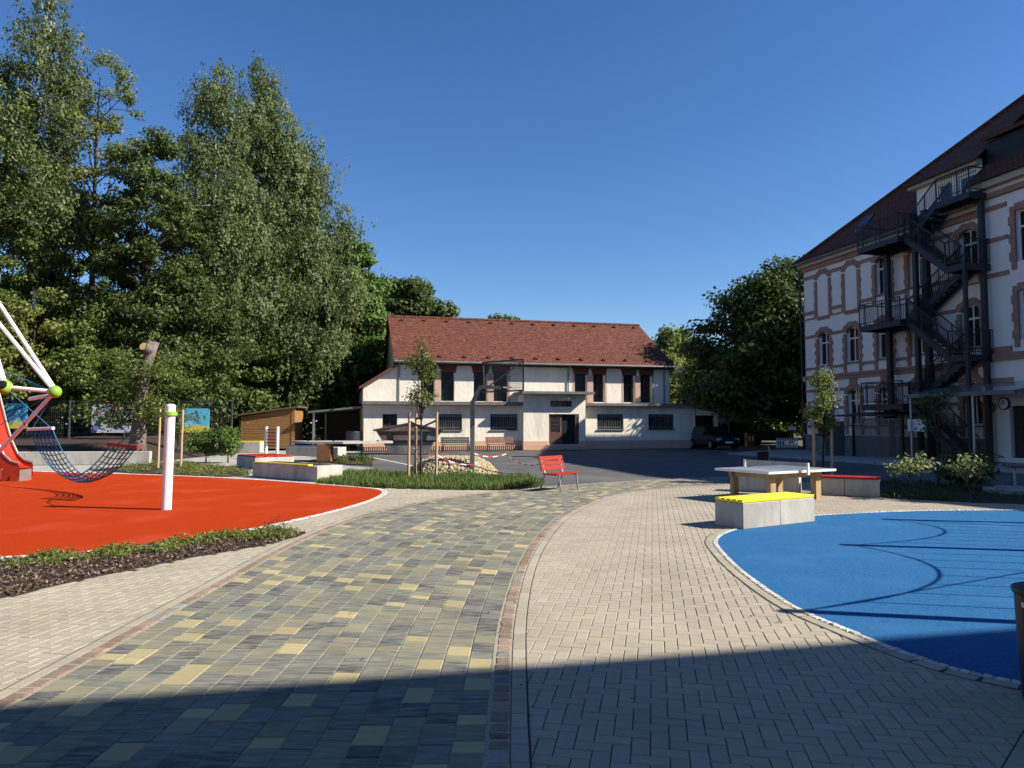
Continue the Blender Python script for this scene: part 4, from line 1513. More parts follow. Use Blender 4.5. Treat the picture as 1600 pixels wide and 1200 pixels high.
# ------------------------------------------------------------------ concrete seat blocks with slatted tops
def seat_block(label, loc, rz, length, depth, hgt, slat_m, nblk=2, nslat=5, slats_along=True, cover=None, group='concrete seat blocks'):
    t = thing('seat_block', label, 'bench', loc, rz, group)
    for k in range(nblk):
        x0 = length * k / nblk + (0.006 if k else 0)
        x1 = length * (k + 1) / nblk - (0.006 if k < nblk - 1 else 0)
        MB().cbox(((x0 + x1) / 2, depth / 2, hgt / 2), (x1 - x0, depth, hgt), 0, 0.012).build('concrete_block', 'concrete', t)
    if slat_m:
        a, b = cover or (0.0, length)
        sw = depth / nslat
        for k in range(nslat):
            MB().cbox(((a + b) / 2, sw * (k + 0.5), hgt + 0.028), (b - a + 0.02, sw * 0.86, 0.05), 0, 0.008).build('slat', slat_m, t)
    return t


seat_block('concrete seat block with yellow slatted top beside the blue rubber', (3.74, 11.57, 0), R(31), 1.80, 0.60, 0.42, 'yellow_slat')
seat_block('concrete planter seat with thin yellow top at the orange rubber edge', (-8.35, 22.95, 0), R(-36.5), 3.25, 0.95, 0.44, None, nblk=2)
ps_ = [o for o in COL.objects if o.get('label', '').startswith('concrete planter seat')][0]
MB().cbox((1.42, 0.09, 0.462), (2.8, 0.16, 0.04), 0, 0.006).build('slat', 'yellow_slat', ps_)
MB().cbox((1.5, 0.52, 0.452), (2.7, 0.62, 0.02), 0, 0.005).build('soil_fill', 'soil', ps_)
seat_block('concrete seat with dark red top left of the yellow planter seat', (-11.0, 28.5, 0), R(-52), 2.2, 1.5, 0.42, 'red_slat', nblk=1, nslat=4)
seat_block('long concrete seat with dark blue top near the wooden shed', (-12.0, 37.8, 0), R(-14), 1.9, 0.9, 0.47, 'blue_slat', nblk=1, nslat=3)
seat_block('bare pale concrete block right of the pedestal table', (-9.9, 36.0, 0), R(-14), 1.2, 0.9, 0.5, None, nblk=1)
seat_block('concrete seat with yellow top in front of the fence by the shed', (-17.2, 41.2, 0), R(0), 2.6, 0.7, 0.62, 'yellow_slat', nblk=1, nslat=3)
seat_block('plain pale concrete block below the fish mural', (-17.9, 39.2, 0), R(0), 1.5, 0.7, 0.62, None, nblk=1)
seat_block('concrete seat block with red slatted top behind the table tennis table', (7.20, 17.22, 0), R(-28), 1.48, 0.52, 0.40, 'red_slat', nblk=2, nslat=4)
seat_block('longer concrete seat block with red top further left behind the table', (5.7, 18.05, 0), R(-28), 1.45, 0.52, 0.40, 'red_slat', nblk=1, nslat=4)

# ------------------------------------------------------------------ table tennis table
mat('table_top', (0.17, 0.20, 0.245), (0.215, 0.25, 0.295), scale=8, rough=1.0, spec=0.0)
mat('table_edge', (0.70, 0.69, 0.66), (0.76, 0.75, 0.72), scale=5, rough=0.5)
mat('table_wood', (0.30, 0.20, 0.10), (0.46, 0.33, 0.18), scale=4, rough=0.7, stretch=(5, 5, 0.6), bump=0.2)
tt = thing('table_tennis_table', 'outdoor table tennis table with grey top, metal net and wooden legs', 'table', (5.40, 15.02, 0), R(29.5))
TL, TW, TH = 2.2, 1.525, 0.69
MB().box(0.006, TL - 0.006, 0.006, TW - 0.006, TH - 0.03, TH + 0.002).build('table_top', 'table_top', tt)
mb = MB()
mb.box(0, TL, -0.004, 0.006, TH - 0.05, TH)
mb.box(0, TL, TW - 0.006, TW + 0.004, TH - 0.05, TH)
mb.box(-0.004, 0.006, 0.006, TW - 0.006, TH - 0.05, TH)
mb.box(TL - 0.006, TL + 0.004, 0.006, TW - 0.006, TH - 0.05, TH)
mb.build('edge_profile', 'table_edge', tt)
mb = MB()
mb.box(0.22, TL - 0.22, 0.2, 0.28, TH - 0.17, TH - 0.052)
mb.box(0.22, TL - 0.22, TW - 0.28, TW - 0.2, TH - 0.17, TH - 0.052)
mb.box(0.30, 0.38, 0.281, TW - 0.281, TH - 0.17, TH - 0.052)
mb.box(TL - 0.38, TL - 0.30, 0.281, TW - 0.281, TH - 0.17, TH - 0.052)
mb.build('under_frame', 'table_wood', tt)
for x, y in ((0.36, 0.24), (TL - 0.36, 0.24), (0.36, TW - 0.24), (TL - 0.36, TW - 0.24)):
    MB().box(x - 0.085, x + 0.085, y - 0.05, y + 0.05, 0, TH - 0.172).build('leg', 'table_wood', tt)
for y in (-0.12, TW + 0.12):
    MB().prism([(TL / 2 - 0.03, TH - 0.09), (TL / 2 + 0.03, TH - 0.09), (TL / 2 + 0.018, TH + 0.165), (TL / 2 - 0.018, TH + 0.165)], y - 0.02, y + 0.02, axis='y').build('net_post', 'white_paint', tt)
mb = MB()
for k in range(62):
    y = -0.10 + (TW + 0.2) * k / 61
    mb.bar((TL / 2, y, TH + 0.02), (TL / 2, y, TH + 0.15), 0.006, 0.008)
for z in (0.02, 0.05, 0.085, 0.12):
    mb.bar((TL / 2, -0.10, TH + z), (TL / 2, TW + 0.1, TH + z), 0.006, 0.006)
mb.bar((TL / 2, -0.10, TH + 0.152), (TL / 2, TW + 0.1, TH + 0.152), 0.012, 0.02)
mb.build('net', 'steel', tt)

# ------------------------------------------------------------------ red bench, and benches at the hall
mat('bench_red', (0.26, 0.014, 0.007), (0.34, 0.022, 0.011), scale=5, rough=0.5, stretch=(1, 1, 1))
mat('bench_dark', (0.03, 0.033, 0.036), (0.05, 0.052, 0.055), scale=4, rough=0.6)
mat('bench_brown', (0.15, 0.075, 0.055), (0.21, 0.11, 0.08), scale=4, rough=0.6)


def park_bench(label, loc, rz, L, slat_m, leg_m='steel', group=None, nback=3, nseat=4):
    """front towards local -y"""
    t = thing('park_bench', label, 'bench', loc, rz, group)
    for k in range(nseat):
        y = -0.22 + k * 0.115
        MB().cbox((0, y, 0.43 + 0.006 * k * 0), (L, 0.095, 0.035), 0, 0.006).build('seat_slat', slat_m, t)
    for k in range(nback):
        z = 0.56 + k * 0.125
        y = 0.235 + k * 0.035
        mb_ = MB()
        mb_.bar((-L / 2, y, z), (L / 2, y, z), 0.035, 0.105, up=(0, 0.27, 0.96))
        mb_.build('back_slat', slat_m, t)
    for sx in (-1, 1):
        x = sx * (L / 2 - 0.12)
        MB().tube([(x, -0.30, 0), (x, -0.24, 0.40)], 0.022, 6).build('leg', leg_m, t)
        MB().tube([(x, 0.36, 0), (x, 0.20, 0.40)], 0.022, 6).build('leg', leg_m, t)
        MB().bar((x, -0.28, 0.40), (x, 0.24, 0.40), 0.045, 0.03).build('seat_bracket', leg_m, t)
        MB().bar((x, 0.19, 0.40), (x, 0.33, 0.86), 0.045, 0.03, up=(0, 1, 0)).build('back_bracket', leg_m, t)
    return t


park_bench('red slatted metal bench standing on the grass edge by the path', (1.24, 18.42, 0), R(50), 1.0, 'bench_red')
gu = Vector((math.cos(R(14)), math.sin(R(14))))
for lab, a, m_, in (('dark slatted bench against the cream gym wall', 5.35, 'bench_dark'), ('brown slatted bench between hoop pole and gym door', 8.1, 'bench_brown'), ('reddish slatted bench partly hidden behind the rusty skip', 3.1, 'bench_red')):
    p = Vector((-9.1, 43.6)) + gu * a + Vector((gu.y, -gu.x)) * 2.2
    park_bench(lab, (p.x, p.y, 0), R(14), 1.75, m_, 'dark_steel', 'benches along the gym hall')

# ------------------------------------------------------------------ bins
bn = thing('litter_bin', 'tall tapered black metal litter bin at the right picture edge', 'bin', (3.365, 4.47, 0))
MB().lathe((0, 0, 0), [(0.175, 0.0), (0.185, 0.02), (0.207, 0.64), (0.21, 0.655)], 32).build('body', 'black_steel', bn, smooth=False)
MB().lathe((0, 0, 0.656), [(0.218, 0.0), (0.222, 0.012), (0.222, 0.03), (0.21, 0.036), (0.12, 0.042)], 32).build('lid', 'black_steel', bn)
MB().cbox((-0.207, -0.03, 0.60), (0.02, 0.03, 0.03)).build('latch', 'steel', bn)
b2 = thing('wire_bin', 'dark round bin hung on a post beside the left planting bed', 'bin', (-7.50, 33.6, 0))
MB().tube([(0.42, 0, 0), (0.42, 0, 1.35)], 0.05, 8).build('post', 'black_steel', b2)
MB().lathe((0, 0, 0.62), [(0.30, 0.0), (0.32, 0.03), (0.34, 0.68), (0.33, 0.70)], 18).build('basket', 'dark_steel', b2)
MB().bar((0.3, 0, 1.1), (0.42, 0, 1.1), 0.05, 0.05).build('bracket', 'black_steel', b2)

# ------------------------------------------------------------------ pedestal table on the terrace and rope frame
pt = thing('pedestal_table', 'grey outdoor game table on a thick brown wooden leg', 'table', (-8.35, 31.4, 0))
MB().prism([(-2.0, 1.9), (-0.7, 0.2), (0.9, 0.0), (2.9, 1.2), (2.6, 1.9)], 0.80, 0.90).build('table_top', 'concrete', pt)
MB().cbox((0.02, 0.35, 0.4), (0.62, 0.5, 0.8), 0, 0.03).build('leg', mat('leg_brown', (0.17, 0.075, 0.03), (0.25, 0.12, 0.055), scale=4, stretch=(4, 4, 0.5)), pt)
for x, y in ((-0.9, 0.9), (0.3, 0.7), (1.5, 1.0), (2.2, 1.2)):
    MB().lathe((x, y, 0.9), [(0.05, 0), (0.05, 0.04), (0.02, 0.05)], 8).build('bolt', 'black_steel', pt)
cf = thing('climbing_net', 'two white posts holding a dark red climbing net', 'climbing frame', (-11.95, 34.6, 0), R(-42))
for x in (0.0, 1.05):
    MB().tube([(x, 0, 0), (x, 0, 1.55)], 0.075, 10).build('post', 'white_paint', cf)
mat('rope_red', (0.12, 0.02, 0.02), (0.18, 0.035, 0.03), scale=8, rough=0.8)
mb = MB()
for k in range(6):
    x = 0.12 + 0.81 * k / 5
    mb.tube([(x, 0, 0.62), (x, 0, 1.42)], 0.018, 5)
for k in range(6):
    z = 0.62 + 0.80 * k / 5
    mb.tube([(0.05, 0, z), (1.0, 0, z)], 0.018, 5)
mb.build('net', 'rope_red', cf)

# ------------------------------------------------------------------ basketball hoop
bh = thing('basketball_hoop', 'grey steel basketball pole with angled arm and wire mesh backboard', 'basketball hoop', (-1.32, 23.7, 0))
MB().box(-0.075, 0.075, -0.075, 0.075, 0, 2.45).build('pole', 'zinc', bh)
mb = MB()
mb.bar((0.0, 0, 2.40), (0.27, 0.0, 2.95), 0.13, 0.13)
mb.bar((0.23, 0, 2.93), (0.98, 0.05, 2.90), 0.11, 0.11)
mb.build('arm', 'zinc', bh)
bc, bd = Vector((1.0, 0.05, 3.25)), Vector((0.74, -0.67, 0))
bo = MB()
W2, H0, H1 = 0.93, 2.78, 3.80
p0, p1 = bc - bd * W2, bc + bd * W2
for a, b in (((p0.x, p0.y, H0), (p1.x, p1.y, H0)), ((p0.x, p0.y, H1), (p1.x, p1.y, H1)), ((p0.x, p0.y, H0), (p0.x, p0.y, H1)), ((p1.x, p1.y, H0), (p1.x, p1.y, H1))):
    bo.bar(a, b, 0.05, 0.05)
board = bo.build('backboard_frame', 'dark_steel', bh)
bm = MB()
for k in range(1, 37):
    p = p0.lerp(p1, k / 37)
    bm.bar((p.x, p.y, H0), (p.x, p.y, H1), 0.009, 0.009)
for k in range(1, 21):
    z = H0 + (H1 - H0) * k / 21
    bm.bar((p0.x, p0.y, z), (p1.x, p1.y, z), 0.009, 0.009)
bm.build('mesh', 'dark_steel', board)
mb = MB()
mb.bar((0.55, 0.02, 2.95), (p1.x - 0.02, p1.y, 3.74), 0.035, 0.035)
mb.bar((0.4, 0.02, 2.95), (p0.x + 0.02, p0.y, 3.70), 0.035, 0.035)
mb.build('brace', 'zinc', bh)
rg_ = MB()
nrm = Vector((0.67, 0.74, 0))
rc = bc + nrm * 0.38
rg_.tube([(rc.x + 0.23 * math.cos(t), rc.y + 0.23 * math.sin(t), 2.92) for t in np.linspace(0, 2 * math.pi, 21)], 0.014, 6)
rg_.bar(bc + Vector((0, 0, -0.33)), rc - nrm * 0.2 + Vector((0, 0, -0.33)), 0.08, 0.05)
rg_.build('ring', 'steel', bh)

# ------------------------------------------------------------------ barrier tape, gravel heap, skip, shed
mat('tape_white', (0.75, 0.73, 0.72), rough=0.5)
mat('tape_red', (0.55, 0.03, 0.03), rough=0.5)


def tape(label, pts):
    t = thing('barrier_tape', label, 'tape', pts[0])
    o0 = Vector(pts[0])
    acc = 0
    seg = []
    for a, b in zip(pts[:-1], pts[1:]):
        a, b = Vector(a), Vector(b)
        n_ = max(2, int((b - a).length / 0.15))
        for k in range(n_):
            f0, f1 = k / n_, (k + 1) / n_
            sag = lambda f: -0.22 * (1 - (2 * f - 1) ** 2) * min(1, (b - a).length / 4)
            p, q = a.lerp(b, f0), a.lerp(b, f1)
            p.z += sag(f0)
            q.z += sag(f1)
            seg.append((p - o0, q - o0))
    for col, m_ in ((0, 'tape_white'), (1, 'tape_red')):
        mb_ = MB()
        for i, (p, q) in enumerate(seg):
            if (i // 2) % 2 == col:
                mb_.bar(p, q, 0.005, 0.032)
        build_parts(mb_, 'stripe', m_, t)
    return t


tape('red and white barrier tape strung from tree stakes to hoop pole', [(-3.05, 22.05, 0.95), (-2.35, 22.1, 0.75), (-1.32, 23.6, 0.35), (0.45, 22.4, 0.15)])
tape('red and white barrier tape behind the gravel heap', [(-1.3, 23.8, 0.72), (-0.2, 25.6, 0.62), (0.85, 22.6, 0.42)])

mat('gravel', (0.27, 0.22, 0.13), (0.50, 0.43, 0.28), scale=14, rough=0.95, bump=1.0, bscale=20)
gp = MB()
NXg, NYg = 60, 36
gv = []
rgp = np.random.default_rng(5)
for iy in range(NYg + 1):
    for ix in range(NXg + 1):
        u, v = ix / NXg * 2 - 1, iy / NYg * 2 - 1
        d_ = max(abs(u) ** 2.2, 0) + max(abs(v) ** 2.2, 0)
        hgt = 0.62 * max(0, 1 - d_ ** 1.6) + (rgp.random() - 0.5) * 0.07 * (d_ < 1)
        hgt = min(hgt, 0.56 + rgp.random() * 0.05)
        gv.append((u * 1.55 + (rgp.random() - 0.5) * 0.03, v * 1.3 + (rgp.random() - 0.5) * 0.03, hgt - 0.04))
gf = []
for iy in range(NYg):
    for ix in range(NXg):
        a = iy * (NXg + 1) + ix
        gf.append((a, a + 1, a + NXg + 2, a + NXg + 1))
heap = MB().add(gv, gf).build('gravel_heap', 'gravel', loc=(-2.05, 24.7, 0))
tag(heap, 'flat topped heap of yellowish gravel behind the grass', 'gravel heap', kind='stuff')
st_ = MB()
for k in range(3200):
    u, v = random.uniform(-1, 1), random.uniform(-1, 1)
    d_ = abs(u) ** 2.2 + abs(v) ** 2.2
    if d_ > 1:
        continue
    hgt = min(0.62 * (1 - d_ ** 1.6), 0.57) - 0.03
    s = random.uniform(0.025, 0.085)
    st_.cbox((u * 1.55 - 2.05, v * 1.3 + 24.7, hgt), (s * random.uniform(0.8, 1.6), s * random.uniform(0.8, 1.4), s), random.random() * 3, s * 0.25)
tag(st_.build('gravel_stones', 'gravel'), 'loose stones lying over the gravel heap', 'stones', kind='stuff')

mat('skip_steel', (0.11, 0.105, 0.105), (0.23, 0.22, 0.215), scale=1.6, rough=0.7, metal=0.2, c3=(0.17, 0.085, 0.05), c3scale=1.2)
sk = thing('waste_skip', 'rusty dark steel skip with tented lid in front of the gym', 'skip', (-7.55, 39.3, 0), R(4))
mb = MB()
# hull: trapezoid in x, slightly in y
zz = [(0.02, 0.80, 2.92), (0.72, 0.38, 3.22), (1.26, 0.05, 3.62)]
rings = []
for z, a, b in zz:
    rings.append([(a, 0, z), (b, 0, z), (b, 1.7, z), (a, 1.7, z)])
vs_ = sum(rings, [])
fs = [(0, 3, 2, 1)]
for k in range(2):
    for i in range(4):
        j = (i + 1) % 4
        fs.append((k * 4 + i, k * 4 + j, k * 4 + 4 + j, k * 4 + 4 + i))
fs.append((8, 9, 10, 11))
mb.add(vs_, fs)
mb.build('hull', 'skip_steel', sk)
mb = MB()
mb.bar((0.3, -0.03, 0.72), (3.3, -0.03, 0.72), 0.08, 0.1)
for x in (1.0, 2.75):
    mb.bar((x, -0.03, 0.72), (x - (0.1 if x < 2 else -0.1), -0.03, 1.26), 0.09, 0.07)
mb.build('rib', 'black_steel', sk)
mb = MB()
mb.prism([(-0.06, 1.265), (3.72, 1.265), (3.74, 1.33), (1.85, 1.70), (-0.1, 1.33)], -0.08, 1.78, axis='y')
mb.build('lid', 'skip_steel', sk)
mb = MB()
mb.bar((-0.12, -0.1, 1.33), (1.85, -0.1, 1.72), 0.05, 0.07)
mb.bar((1.85, -0.1, 1.72), (3.76, -0.1, 1.33), 0.05, 0.07)
mb.build('lid_rim', mat('rim_rust', (0.11, 0.07, 0.045), (0.17, 0.12, 0.08), scale=4, rough=0.8), sk)

mat('plank', (0.23, 0.115, 0.04), (0.34, 0.18, 0.07), scale=2.5, rough=0.7, stretch=(0.6, 0.6, 7), bump=0.3)
sh = thing('wooden_shed', 'brown plank shed with mono-pitch roof by the fence', 'shed', (-16.95, 44.6, 0), R(4))
N_ = 15
for k in range(N_):
    z0 = 0.12 + 2.02 * k / N_
    z1 = 0.12 + 2.02 * (k + 1) / N_ - 0.012
    MB().box(0.02, 3.05, -0.02 - 0.008 * (k % 2), 0.03, z0, z1).build('plank', 'plank', sh)
for k in range(3):
    za = 2.15 + k * 0.16
    xs_ = 0.02 + 3.0 * (k / 3.2)
    MB().prism([(xs_ + 0.25, za), (3.05, za), (3.05, za + 0.15), (xs_ + 1.1, za + 0.15)], -0.02, 0.03, axis='y').build('plank', 'plank', sh)
MB().box(3.06, 3.26, -0.05, 0.15, 0, 2.70).build('corner_post', 'plank', sh)
MB().box(-0.03, 0.015, -0.05, 0.15, 0, 2.15).build('corner_post', 'plank', sh)
MB().box(3.1, 3.2, 0.16, 2.6, 0.05, 2.6).build('side_wall', 'plank', sh)
MB().prism([(-0.25, 2.16), (3.45, 2.70), (3.45, 2.80), (-0.25, 2.26)], -0.2, 2.9, axis='y').build('roof', mat('roof_felt', (0.10, 0.065, 0.04), (0.15, 0.10, 0.065), scale=3, rough=0.9), sh)
MB().tube([(-0.2, -0.1, 2.15), (-0.12, -0.05, 1.9), (-0.12, -0.05, 0)], 0.035, 6).build('downpipe', 'black_steel', sh)

# ------------------------------------------------------------------ raised bank with low wall, fence, murals
bk = MB()
xs = np.linspace(-70, -15.6, 60)
ys = [29.7, 31.5, 34, 37, 43, 60]
zs = [0.48, 0.62, 0.85, 1.0, 1.1, 1.2]
vv, ff = [], []
for j, (y, z) in enumerate(zip(ys, zs)):
    for i, x in enumerate(xs):
        k = 1 if i < len(xs) - 4 else (len(xs) - 1 - i) / 4
        vv.append((x, y + 0.12 * (x + 20) * 0.3, z * k + random.uniform(-0.03, 0.03) - (0.0 if k > 0.3 else 0.08)))
for j in range(len(ys) - 1):
    for i in range(len(xs) - 1):
        a = j * len(xs) + i
        ff.append((a, a + 1, a + len(xs) + 1, a + len(xs)))
structure(bk.add(vv, ff).build('bank', 'soil'))
wl_ = thing('low_wall', 'low pale concrete wall holding the planted bank', 'wall', (-19.5, 29.3, 0), R(7))
for k in range(6):
    MB().cbox((-4.5 + k * 1.62, 0, 0.27), (1.60, 0.3, 0.54), 0, 0.012).build('wall_block', 'concrete', wl_)

fn = thing('wire_fence', 'grey double rod wire fence along the wooded bank', 'fence', (-30, 35.0, 0.9), R(3))
mat('fence_grey', (0.06, 0.063, 0.066), (0.10, 0.103, 0.106), scale=3, rough=0.5, metal=0.3)
for k in range(7):
    MB().box(k * 2.65 - 0.03, k * 2.65 + 0.03, -0.03, 0.03, -0.9, 2.0).build('post', 'fence_grey', fn)
for k in range(6):
    mb = MB()
    for i in range(26):
        x = k * 2.65 + 0.05 + i * 0.1
        mb.bar((x, 0.04, -0.85 if k > 4 else 0), (x, 0.04, 1.95), 0.008, 0.008)
    for z in np.linspace(-0.8 if k > 4 else 0.05, 1.92, 11 if k > 4 else 8):
        mb.bar((k * 2.65, 0.05, z), (k * 2.65 + 2.61, 0.05, z), 0.022, 0.016)
    mb.build('mesh_panel', 'fence_grey', fn)


def mural_mat(name, base, cols, low=None, scale=3.0):
    m = bpy.data.materials.new(name)
    m.use_nodes = True
    nt = m.node_tree
    b = nt.nodes['Principled BSDF']
    b.inputs['Roughness'].default_value = 0.6
    tc = nt.nodes.new('ShaderNodeTexCoord')
    nz = nt.nodes.new('ShaderNodeTexNoise')
    nz.inputs['Scale'].default_value = 3
    nt.links.new(tc.outputs['Object'], nz.inputs[0])
    mxv = nt.nodes.new('ShaderNodeMix')
    mxv.data_type = 'RGBA'
    mxv.inputs[0].default_value = 0.25
    nt.links.new(tc.outputs['Object'], mxv.inputs[6])
    nt.links.new(nz.outputs['Color'], mxv.inputs[7])
    vo = nt.nodes.new('ShaderNodeTexVoronoi')
    vo.inputs['Scale'].default_value = scale
    nt.links.new(mxv.outputs[2], vo.inputs[0])
    sp = nt.nodes.new('ShaderNodeSeparateColor')
    nt.links.new(vo.outputs['Color'], sp.inputs[0])
    r = nt.nodes.new('ShaderNodeValToRGB')
    r.color_ramp.interpolation = 'CONSTANT'
    e = r.color_ramp.elements
    e[0].color = (*base, 1)
    e[1].position = 0.55
    e[1].color = (*cols[0], 1)
    for i, c in enumerate(cols[1:]):
        k = e.new(0.55 + 0.4 * (i + 1) / len(cols))
        k.color = (*c, 1)
    nt.links.new(sp.outputs[0], r.inputs[0])
    last = r.outputs[0]
    if low:
        sx = nt.nodes.new('ShaderNodeSeparateXYZ')
        nt.links.new(mxv.outputs[2], sx.inputs[0])
        rr = nt.nodes.new('ShaderNodeMapRange')
        rr.inputs[1].default_value = 0.42
        rr.inputs[2].default_value = 0.34
        nt.links.new(sx.outputs[2], rr.inputs[0])
        mx = nt.nodes.new('ShaderNodeMix')
        mx.data_type = 'RGBA'
        nt.links.new(rr.outputs[0], mx.inputs[0])
        nt.links.new(last, mx.inputs[6])
        mx.inputs[7].default_value = (*low, 1)
        last = mx.outputs[2]
    nt.links.new(last, b.inputs['Base Color'])
    MATS[name] = m


mural_mat('mural_splash', (0.55, 0.56, 0.60), [(0.05, 0.04, 0.07), (0.30, 0.05, 0.16), (0.12, 0.22, 0.55), (0.02, 0.02, 0.025), (0.55, 0.55, 0.60)], scale=5.5)
mural_mat('mural_sea', (0.10, 0.48, 0.66), [(0.02, 0.10, 0.42), (0.20, 0.60, 0.72), (0.05, 0.25, 0.55)], low=(0.62, 0.50, 0.07), scale=4.0)
for nm, lab, loc, w, hgt, m_ in (('mural_panel', 'splashed white and purple painted panel on the fence left of the trunk', (-20.85, 35.25, 1.24), 2.25, 1.42, 'mural_splash'),
                                 ('mural_panel', 'turquoise and yellow painted panel on the fence right of the trunk', (-16.55, 35.5, 1.25), 1.40, 1.20, 'mural_sea'),
                                 ('mural_panel', 'turquoise and yellow painted panel behind the slide', (-25.0, 35.05, 1.45), 1.05, 1.25, 'mural_sea')):
    o = MB().box(0, w, -0.012, 0.012, 0, hgt).build(nm, m_, loc=loc)
    o.rotation_euler = (0, 0, R(3))
    tag(o, lab, 'mural', 'painted panels on the fence')

# ------------------------------------------------------------------ play structure on the orange rubber
mat('ball_green', (0.20, 0.42, 0.03), (0.26, 0.50, 0.04), scale=3, rough=0.35, spec=0.5)
mat('slide_red', (0.34, 0.028, 0.010), (0.42, 0.04, 0.015), scale=3, rough=0.4)
mat('slide_steel', (0.30, 0.27, 0.25), (0.38, 0.35, 0.33), scale=3, rough=0.4, metal=0.5)
mat('bar_red', (0.20, 0.035, 0.03), (0.26, 0.05, 0.045), scale=4, rough=0.5)
ps = thing('play_structure', 'white tube climbing structure with green ball joints and rope nets', 'climbing frame', (-13.5, 20.0, 0))


def L_(p):
    return (p[0] + 13.5, p[1] - 20.0, p[2])


ball = (-12.57, 19.5, 2.58)
ball2 = (-13.82, 19.3, 2.70)
apex = (-16.6, 20.6, 6.9)


def ball_obj(c, r):
    prof = [(r * math.sin(t), -r * math.cos(t)) for t in np.linspace(0.08, math.pi - 0.08, 11)]
    return MB().lathe(L_(c), prof, 18).build('ball_joint', 'ball_green', ps, smooth=True)


ball_obj(ball, 0.17)
b2o = ball_obj(ball2, 0.20)
cp_ = MB()
cc = Vector(L_(ball2)) + Vector((0.05, -0.16, 0.06))
cp_.tube([cc, cc + Vector((0.02, -0.06, 0.02))], [0.12, 0.09], 14)
cp_.build('joint_cap', 'black_steel', b2o)


def tubeobj(a, b, r=0.055, m_='white_paint', n='tube'):
    return MB().tube([L_(a), L_(b)], r, 12).build(n, m_, ps)


tubeobj(ball, (-16.5, 20.3, 6.6))
tubeobj((ball[0] - 0.05, ball[1] + 0.1, ball[2] + 0.05), (-16.2, 20.9, 6.7))
tubeobj(ball, ball2)
tubeobj((ball[0], ball[1] + 0.1, ball[2] - 0.06), (-14.0, 20.6, 2.42))
tubeobj(ball, (-15.5, 20.4, 0.0))
tubeobj(ball2, (-14.6, 19.0, 5.6), 0.09)
tubeobj((-16.5, 20.3, 6.6), (-19.5, 19.0, 0.0))
tubeobj((-16.2, 20.9, 6.7), (-17.5, 24.0, 0.0))
tubeobj(ball2, (-18.0, 18.5, 2.9))
# cross bar carrying the net, and the net
MB().tube([L_((-13.55, 19.9, 1.54)), L_((-12.45, 19.3, 1.58))], 0.045, 10).build('cross_bar', 'white_paint', ps)
A0, A1 = Vector((-13.45, 19.85, 1.5)), Vector((-12.5, 19.35, 1.54))
B0, B1 = Vector((-8.95, 15.9, 1.26)), Vector((-8.18, 15.5, 1.20))
MB().tube([L_(B0 - Vector((0.08, -0.04, 0))), L_(B1 + Vector((0.08, -0.04, 0)))], 0.05, 10).build('net_bar', 'bar_red', ps)


def netp(u, v):
    a = A0.lerp(A1, v)
    b = B0.lerp(B1, v)
    p = a.lerp(b, u)
    sag = 0.98 * (1 - (2 * u - 1) ** 2) * (1 - 0.12 * (1 - (2 * v - 1) ** 2) * -1)
    p = p.copy()
    p.z -= sag
    return L_(p)


mb = MB()
for k in range(7):
    mb.tube([netp(u, k / 6) for u in np.linspace(0, 1, 25)], 0.014, 5)
mb.build('net_ropes', 'rope_blue', ps)
mb = MB()
for k in range(1, 24):
    u = k / 24
    mb.tube([netp(u, v) for v in np.linspace(0, 1, 7)], 0.012, 5)
mb.build('net_cross_ropes', 'rope_blue', ps)
mb = MB()
mb.tube([L_((-8.7, 15.75, 1.27)), L_((-7.9, 15.0, 1.62)), L_((-6.92, 14.3, 1.93))], 0.012, 5)
mb.tube([L_((-8.4, 15.6, 1.23)), L_((-7.9, 15.0, 1.62))], 0.012, 5)
mb.tube([L_(ball), L_((-13.4, 19.8, 1.5))], 0.012, 5)
mb.tube([L_(ball2), L_((-12.5, 19.3, 1.58))], 0.012, 5)
mb.tube([L_(ball2), L_((-13.5, 19.8, 1.54))], 0.012, 5)
mb.tube([L_(ball), L_((-16.0, 20.0, 3.6))], 0.012, 5)
mb.tube([L_((-12.7, 19.5, 2.62)), L_((-16.0, 20.0, 3.9))], 0.012, 5)
mb.tube([L_((-14.8, 19.5, 1.2)), L_(ball)], 0.012, 5)
build_parts(mb, 'rope', 'rope_blue', ps)

sl = thing('slide', 'red slide chute with metal side walls on the left', 'slide', (-14.72, 21.3, 0))
prof = [(-1.05, 3.0), (-0.84, 2.25), (-0.64, 1.55), (-0.47, 1.05), (-0.27, 0.65), (-0.05, 0.45), (0.2, 0.38)]
mb = MB()
for (a, za), (b, zb) in zip(prof[:-1], prof[1:]):
    mb.add([(a, -0.28, za), (b, -0.28, zb), (b, 0.28, zb), (a, 0.28, za), (a, -0.28, za - 0.03), (b, -0.28, zb - 0.03), (b, 0.28, zb - 0.03), (a, 0.28, za - 0.03)], [(0, 1, 2, 3), (7, 6, 5, 4)])
mb.build('chute', 'slide_red', sl)
for y in (-0.30, 0.30):
    mb = MB()
    for (a, za), (b, zb) in zip(prof[:-1], prof[1:]):
        mb.add([(a, y - 0.015, za - 0.85), (b, y - 0.015, zb - (0.85 if zb > 1.2 else 0.24)), (b, y - 0.015, zb + 0.10), (a, y - 0.015, za + 0.16),
                (a, y + 0.015, za - 0.85), (b, y + 0.015, zb - (0.85 if zb > 1.2 else 0.24)), (b, y + 0.015, zb + 0.10), (a, y + 0.015, za + 0.16)],
               [(0, 1, 2, 3), (7, 6, 5, 4), (3, 2, 6, 7), (0, 4, 5, 1)])
    mb.build('side_panel', 'slide_red', sl)
    mb = MB()
    mb.tube([(a, y, z + 0.15) for a, z in prof], 0.035, 8)
    mb.build('side_rail', 'slide_steel', sl)
MB().box(-0.35, 0.2, -0.26, 0.26, 0, 0.34).build('foot', 'slide_steel', sl)

